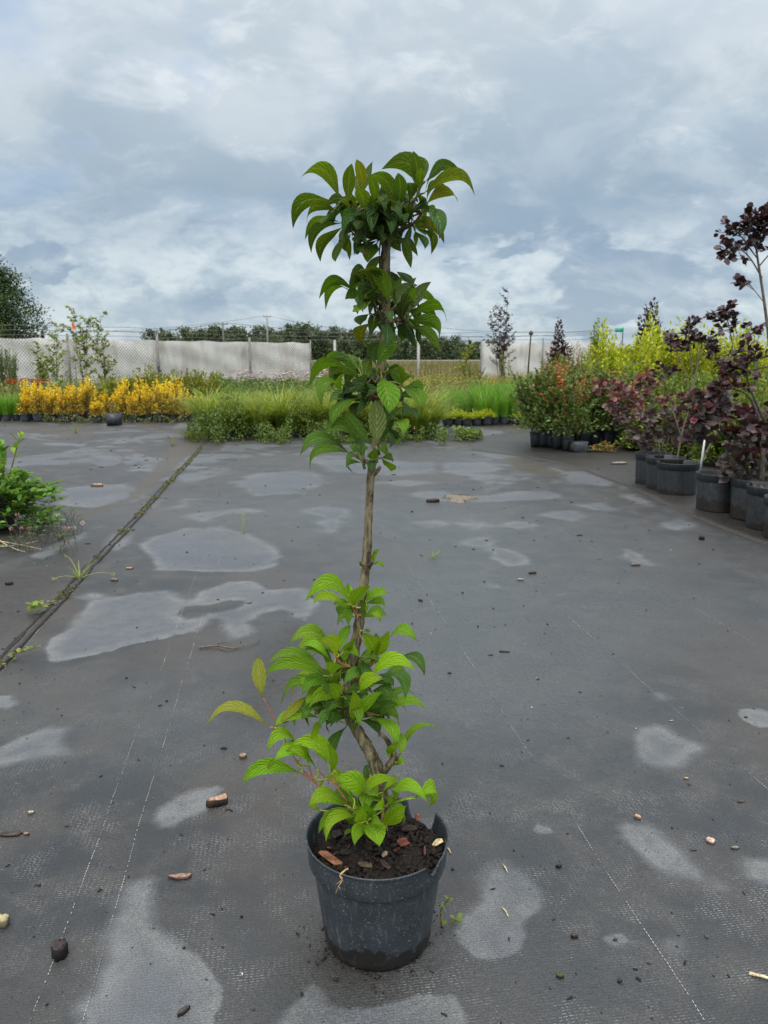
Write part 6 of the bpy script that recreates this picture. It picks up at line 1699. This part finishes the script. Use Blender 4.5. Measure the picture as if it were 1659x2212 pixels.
S.build("stems", M_TWIG, o); Lf.build("foliage", M_LEAF, o)
# clover at its foot
rs = np.random.RandomState(341)
o = empty("clover_plant", tuple(gnd(100, 1150, .008)), "straggling white clover with pinkish flowers at the foot of the left shrub", "weed")
org = np.array(o.location); S, Lf, Fl = MB(), MB(), MB()
heads = [(47, 1157), (63, 1163), (70, 1177), (141, 1190), (143, 1185), (152, 1170), (155, 1173), (162, 1168), (178, 1138), (153, 1152), (125, 1122), (38, 1120), (25, 1150)]
for k in range(90):
    px, py = 20 + 150 * rs.rand(), 1110 + 75 * rs.rand()
    g = gnd(px, min(1195, py + 14), .008); e = g + np.array(((rs.rand() - .5) * .14, (rs.rand() - .5) * .1, .03 + .10 * rs.rand()))
    tube(S, bez(g, (g + e) / 2 + np.array((0, 0, .03)), e, 5), .0012, 4, (.6, .9, .4), cap=False)
    D = np.array([(math.cos(a_), math.sin(a_), .1) for a_ in (0, 2.1, 4.2)]) + rs.randn(3, 3) * .15
    leaves(Lf, np.tile(e, (3, 1)), D, np.tile((0, 0, 1.0), (3, 1)) + rs.randn(3, 3) * .2, .017, .014, pick([(.07, .13, .03), (.06, .11, .028)], 3, .2, None, rs), True)
for px, py in heads:
    h_ = at(px, py - 8, 4.1); h_[2] = max(h_[2], .035)
    g = np.array((h_[0] - .02, h_[1] + .02, .008))
    tube(S, bez(g, (g + h_) / 2, h_, 4), .0012, 4, (.7, .9, .4), cap=False)
    for q_ in range(22):
        d_ = nrm(rs.randn(3)); d_[2] = d_[2] * .7 + .2
        leaves(Fl, [h_ + d_ * .004], [d_], [rs.randn(3)], .012, .006, [(.62, .50, .44) if py < 1175 and px > 100 else (.60, .34, .30)])
for ms in (S, Lf, Fl):
    for v in ms.v: v -= org
tag(S.build("stalk", M_TWIG, o), kind='stuff'); Lf.build("foliage", M_LEAF, o); Fl.build("flowers", M_FLOWER, o)
# dry straw stalks
for k, (pts, lab) in enumerate((([(-10, 1160), (20, 1180), (55, 1192)], "longest dry straw stalk pointing at the mat seam, by the left shrub"), ([(-10, 1180), (30, 1178), (85, 1168)], "straw stalk rising to the right by the left shrub"), ([(-10, 1168), (40, 1176), (92, 1187)], "thin straw stalk crossing the other two by the left shrub"))):
    P = np.array([gnd(x, y, .014 + .012 * (1 - abs(j - 1)) + .003 * k) for j, (x, y) in enumerate(pts)])
    mb = MB(); tube(mb, bez(P[0], P[1] * 2 - (P[0] + P[2]) / 2, P[2], 10), np.linspace(.0028, .0014, 10), 5, (.42, .34, .19), noise=.2)
    tag(mb.build("straw", M_CHIP), lab, "straw", "dry straw by the left shrub")

# ---------------------------------------------------------------- litter on the mat
def on_mat(px, py, dz=0.0):
    g = gnd(px, py, .009); return (g[0], g[1], .0085 + float(relief(g[0], g[1])) + dz)
CH_ = "bark pieces scattered on the mat"
for px, py, L, Wd, th, rz, col, lab in (
    (473, 1740, .052, .021, .016, .55, (.30, .19, .13), "largest bark chunk, dark with a pinkish top, left of the main pot"),
    (524, 1638, .018, .012, .009, .1, (.26, .17, .13), "small pinkish bark chunk left of the red stalked spray"),
    (391, 1896, .040, .010, .006, .08, (.25, .16, .12), "narrow pinkish brown bark strip lying left of the main pot"),
    (128, 2065, .026, .026, .022, .2, (.035, .026, .026), "dark cube like bark lump near the lower left corner"),
    (20, 1803, .050, .015, .0035, .1, (.045, .036, .033), "dark flat bark piece at the left edge"),
    (56, 1803, .013, .006, .004, -.4, (.24, .15, .11), "tiny pinkish chip beside the dark bark piece at the left edge"),
    (68, 1758, .012, .006, .005, .1, (.42, .35, .28), "tiny cream chip above the dark bark piece at the left edge"),
    (1533, 1817, .018, .014, .006, -.6, (.42, .30, .23), "largest pinkish chip on the right side of the mat"),
    (1377, 1766, .012, .008, .007, -.2, (.38, .25, .17), "small orange brown chip right of centre on the mat"),
    (1483, 1681, .010, .006, .004, -.1, (.38, .22, .12), "tiny orange chip below the pale patch at right"),
    (1588, 1833, .015, .005, .004, .0, (.22, .19, .15), "small tan splinter at the right of the mat"),
    (1207, 1871, .010, .006, .005, .2, (.03, .026, .026), "small black bark nugget right of the main pot"),
    (1241, 2025, .011, .008, .006, .5, (.06, .045, .035), "dark nugget with a pale spot at lower right"),
    (1208, 2110, .011, .009, .005, .3, (.05, .06, .02), "mossy green crumb at lower right"),
    (1338, 2121, .008, .006, .004, .1, (.03, .02, .02), "dark crumb near the lower right thread"),
    (396, 2188, .022, .008, .006, .9, (.05, .045, .042), "dark sliver on the pale patch at the bottom"),
    (20, 1262, .03, .02, .01, .2, (.04, .03, .025), "dark crumbly clod at the left of the seam"),
    (1515, 1166, .034, .022, .018, .1, (.02, .018, .018), "black lump on the mat before the nearest large pots"),
    (1373, 1222, .040, .013, .010, .0, (.16, .13, .10), "tan tipped bark piece at right beyond the damp area"),
    (1150, 1240, .036, .013, .010, .1, (.10, .075, .05), "brown bark piece on the mat right of the stem"),
    (1125, 1255, .026, .010, .008, -.1, (.30, .28, .25), "pale grey chip beside the brown bark piece right of the stem"),
    (908, 1296, .024, .008, .006, -.8, (.03, .02, .018), "curled dark bark strip beside the white thread"),
    (248, 1256, .030, .012, .010, -.1, (.24, .20, .15), "tan bark piece beside the grassy weed at the seam"),
    (280, 1230, .03, .015, .006, .1, (.32, .22, .16), "pinkish flake right of the seam"),
    (210, 1050, .08, .03, .02, .0, (.30, .20, .13), "orange brown bark piece on the left strip of mat"),
    (1340, 1003, .16, .03, .02, .25, (.30, .28, .24), "pale bark strip before the toppled pot"),
    (938, 1084, .09, .03, .02, .1, (.06, .035, .025), "dark red brown bark piece beside the sand heap"),
    (1090, 1408, .03, .006, .004, -.1, (.05, .035, .03), "thin dark splinter at the edge of the damp area"),
    (130, 1165, .03, .02, .012, .0, (.06, .03, .02), "dark red crumb under the clover at left")):
    o = flake("bark_chip", chip_outline(L, Wd, 7, int(px)), th, col, M_CHIP, .1, int(py), side=.10 if L in (.052,) else .4); o.location = on_mat(px, py); o.rotation_euler = (0, 0, rz)
    tag(o, lab, "bark chip", CH_)
o = flake("pebble", chip_outline(.018, .016, 10, 4), .014, (.34, .30, .17), M_CHIP, .3, 4); o.location = on_mat(6, 1999); tag(o, "yellowish pebble at the left edge of the mat", "pebble")
for (px, py), (qx, qy), r_, lab in (((1086, 1868), (1097, 1888), .0016, "upper pale straw splinter on the patch right of the main pot"), ((1085, 1963), (1098, 1984), .0014, "lower pale straw splinter on the patch right of the main pot"), ((1618, 2105), (1675, 2122), .0030, "yellow straw stalk at the lower right edge"), ((965, 1830), (974, 1845), .0016, "short straw bit tucked behind the torn pot rim")):
    a_, b_ = np.array(on_mat(px, py, .002)), np.array(on_mat(qx, qy, .003)); mb = MB()
    tube(mb, np.array([a_, (a_ + b_) / 2 + np.array((.001, 0, .001)), b_]), (r_, r_ * .9, r_ * .4), 5, (.50, .42, .26), noise=.4)
    tag(mb.build("straw", M_CHIP), lab, "straw", "straw bits on the mat")
# fallen twig
mb = MB(); tw = [(430, 1400), (470, 1399), (505, 1402), (535, 1397), (562, 1386)]
P = np.array([on_mat(x, y, .004 + .004 * (k % 2)) for k, (x, y) in enumerate(tw)]); tube(mb, cat(P, np.linspace(0, 4, 20)), np.linspace(.0032, .0012, 20), 6, (.10, .08, .06), noise=.4)
P = np.array([on_mat(x, y, .004) for x, y in [(450, 1396), (475, 1390), (500, 1390)]]); tube(mb, P, (.0016, .0012, .0006), 5, (.10, .08, .06), noise=.4)
P = np.array([on_mat(x, y, .004) for x, y in [(470, 1400), (490, 1407), (520, 1402)]]); tube(mb, P, (.0016, .0012, .0006), 5, (.10, .08, .06), noise=.4)
tag(mb.build("fallen_twig", M_CHIP), "forked dry twig lying on the mat left of the stem", "twig")
# small heap of sand
rs = np.random.RandomState(361); mb = MB()
nr, na = 10, 40; Rg, Ag = np.meshgrid(np.linspace(0, 1, nr), np.arange(na) / na * 6.2832, indexing='ij')
ed = 1 + .25 * np.sin(Ag * 3 + 1) + .12 * np.sin(Ag * 7)
X_, Y_ = Rg * ed * np.cos(Ag) * .10, Rg * ed * np.sin(Ag) * .15
Z_ = .014 * (1 - Rg ** 1.3) * (1 + .3 * rs.rand(nr, na)) - .002
i = np.arange(nr * na).reshape(nr, na)
mb.add(np.stack((X_, Y_, Z_), -1).reshape(-1, 3), np.stack((i[:-1], np.roll(i[:-1], -1, 1), np.roll(i[1:], -1, 1), i[1:]), -1).reshape(-1, 4), (.15, .128, .095))
for k in range(200):
    a_ = rs.rand() * 6.28; q_ = .13 * math.sqrt(rs.rand())
    box(mb, (q_ * math.cos(a_) * .95, q_ * math.sin(a_) * 1.2, .004), (.004, .004, .003), rs.rand() * 3, np.array((.15, .125, .09)) * (.5 + .6 * rs.rand()), jit=.5)
o = mb.build("sand_heap", M_SOIL, smooth=False); o.location = on_mat(993, 1076, .002)
tag(o, "small heap of pale sand spilled on the grey mat", "sand")
# fine crumbs of bark, peat and grit
mb = MB(); rs = np.random.RandomState(371); 
for k in range(1900):
    Yc = .55 * (13 / .55) ** (rs.rand() ** .8); x = (rs.rand() - .5) * 1.35 * Yc + .1 * rs.randn()
    if abs(x) > 6: continue
    s_ = (.0010 + .0036 * rs.rand() ** 4) * (.7 + .30 * Yc)
    dark = rs.rand()
    cc = (.018, .015, .013) if dark < .70 else ((.08, .06, .045) if dark < .87 else ((.45, .44, .42) if dark < .95 else (.30, .20, .12)))
    if dark >= .87: s_ *= .6
    box(mb, (x, Yc, .0085 + float(relief(x, Yc)) + s_ * .22), (s_ * (1 + 2.4 * rs.rand() ** 2), s_ * (.4 + .6 * rs.rand()), s_ * .5), rs.rand() * 3.1, np.array(cc) * (.7 + .6 * rs.rand()), jit=.6)
for k in range(110):                                              # spilt soil round the foot of the main pot
    a_ = rs.rand() * 6.28; q_ = .084 + .05 * rs.rand() ** 2.2; x, Yc = PL[0] + q_ * math.cos(a_), PL[1] + q_ * math.sin(a_)
    s_ = .0012 + .0035 * rs.rand() ** 3
    box(mb, (x, Yc, .0085 + float(relief(x, Yc)) + s_ * .3), (s_ * (1 + rs.rand()), s_, s_ * .7), rs.rand() * 3, np.array((.02, .015, .011)) * (.6 + rs.rand()), jit=.6)
tag(mb.build("crumbs", M_CHIP, smooth=False), kind='stuff')

# ---------------------------------------------------------------- weeds rooted in the mat
def weed(px, py, label, fn, nm="weed"):
    o = empty(nm, on_mat(px, py), label, "weed"); S, Lf = [], MB(); fn(S, Lf, np.random.RandomState(int(px)))
    for s_ in (S if isinstance(S, list) else [S]):
        if s_.n: s_.build("stalk", M_GRASS, o)
    if Lf.n: Lf.build("foliage", M_LEAF, o)
    return o
def grass_weed(L, n, col=((.16, .22, .04), (.22, .24, .07)), stalks=()):
    def fn(S, Lf, rs):
        a_ = rs.rand(n) * 6.28
        blades(Lf, np.zeros((n, 3)) + rs.randn(n, 3) * np.array((.006, .006, 0)), a_, L * (.5 + .7 * rs.rand(n)), .0035, .5 + .4 * rs.rand(n), .3 * rs.rand(n), pick(col, n, .2, None, rs), 5)
        for az_, ln, hh in stalks:
            e = np.array((math.cos(az_) * ln, math.sin(az_) * ln, hh)); C = bez(np.zeros(3), e * .5 + np.array((0, 0, hh * .5 + .02)), e, 8)
            s_ = MB(); S.append(s_); tube(s_, C, np.linspace(.0018, .0010, 8), 5, (.30, .30, .12), cap=False)
            m_ = 10; leaves(s_, np.tile(C[-1], (m_, 1)) + rs.randn(m_, 3) * .003, rs.randn(m_, 3) + nrm(e) * 1.5, rs.randn(m_, 3), .014, .004, pick([(.26, .26, .10)], m_, .2, None, rs))
    return fn
def rosette(n, L, Wd, cols, h=.02, spread=.02):
    def fn(S, Lf, rs):
        a_ = np.arange(n) * 2.4; up_ = .15 + .6 * rs.rand(n)
        D = np.stack((np.cos(a_), np.sin(a_), up_), 1)
        X_ = rs.randn(n, 3) * spread; X_[:, 2] = h * rs.rand(n)
        leaves(Lf, X_, D, np.tile((0, 0, 1.0), (n, 1)) + rs.randn(n, 3) * .3, L * (.6 + .6 * rs.rand(n)), Wd, pick(cols, n, .2, None, rs), True, droop=.2)
    return fn
def sprig(pts, n, L, Wd, cols):
    def fn(S, Lf, rs):
        P = np.array(pts, float); q_ = np.linspace(0, len(P) - 1, 12); C = cat(P, q_)
        s_ = MB(); S.append(s_); tube(s_, C, np.linspace(.0022, .0010, 12), 5, (.20, .17, .06), cap=False)
        tt_ = (np.arange(n) + .5) / n * 11
        X_ = np.stack([np.interp(tt_, np.arange(12), C[:, k]) for k in range(3)], 1)
        a_ = np.arange(n) * 2.5
        D = np.stack((np.cos(a_), np.sin(a_), .25 + .2 * rs.rand(n)), 1)
        leaves(Lf, X_, D, np.tile((0, 0, 1.0), (n, 1)) + rs.randn(n, 3) * .35, L * (.7 + .5 * rs.rand(n)), Wd, pick(cols, n, .2, None, rs), True)
    return fn
GW = ((.17, .26, .05), (.24, .30, .07))
weed(172, 1252, "grassy weed with long seed stalks growing from the seam", grass_weed(.07, 18, GW, ((2.3, .15, .07), (.05, .14, .02), (3.5, .10, .01))), "grassy_seedling")
weed(84, 1327, "pale green leafy weed growing beside the seam", rosette(16, .042, .026, GW, .05, .010))
weed(112, 1308, "small reddish green weed between the two leafy weeds on the seam", rosette(7, .032, .014, ((.18, .20, .05), (.2, .14, .06)), .02, .006))
weed(20, 1422, "creeping succulent weed sprig crossing the lower end of the seam", sprig([(0, 0, .004), (.025, .012, .016), (.05, .018, .022), (.075, .03, .03)], 16, .020, .015, ((.19, .25, .05), (.15, .21, .05), (.24, .22, .08))))
weed(937, 1206, "tiny grass tuft on the mat right of the stem", grass_weed(.05, 12, GW), "grassy_seedling")
weed(524, 1153, "thin wispy weed on the large pale patch edge", grass_weed(.06, 6, ((.16, .18, .07),), ((1.6, .02, .10), (1.0, .03, .07))), "grassy_seedling")
weed(163, 936, "low green weed tuft on the far left strip of mat", grass_weed(.16, 22, GW), "grassy_seedling")
weed(957, 2003, "clover seedling with round leaves beside the main pot", sprig([(0, 0, .002), (-.003, .008, .022), (.005, .010, .038), (.014, .011, .048)], 8, .009, .008, ((.16, .26, .05), (.20, .29, .06))), "clover_seedling")
weed(974, 1995, "second smaller clover sprig lying behind the seedling by the pot", sprig([(0, 0, .002), (.010, .0, .010), (.020, -.006, .008)], 5, .012, .010, ((.15, .24, .05),)), "clover_seedling")
weed(1010, 952, "leafy weed with pinkish flowers at the right end of the arching grasses", rosette(60, .09, .035, ((.10, .17, .03), (.15, .21, .04)), .16, .09))
weed(372, 962, "thin brownish grass tuft right of the golden row", grass_weed(.16, 20, ((.24, .20, .08), (.2, .2, .06))), "grassy_seedling")
# moss and grass bits in the seam
mb = MB(); rs = np.random.RandomState(381)
for k in range(55):
    s_ = rs.rand() * seam_len; c = np.array((sB[0] + seam_dir[0] * s_, sB[1] + seam_dir[1] * s_, .014))
    if rs.rand() < .55 and s_ < 2.2: continue
    n = 26; X_ = c + rs.randn(n, 3) * np.array((.012, .03, .003))
    leaves(mb, X_, rs.randn(n, 3) + np.array((0, 0, .6)), rs.randn(n, 3) + np.array((0, 0, 1.0)), .012 + .010 * rs.rand(n), .008, pick(((.10, .12, .03), (.14, .14, .05), (.07, .07, .03)), n, .3, None, rs))
tag(mb.build("moss", M_GRASS), kind='stuff')
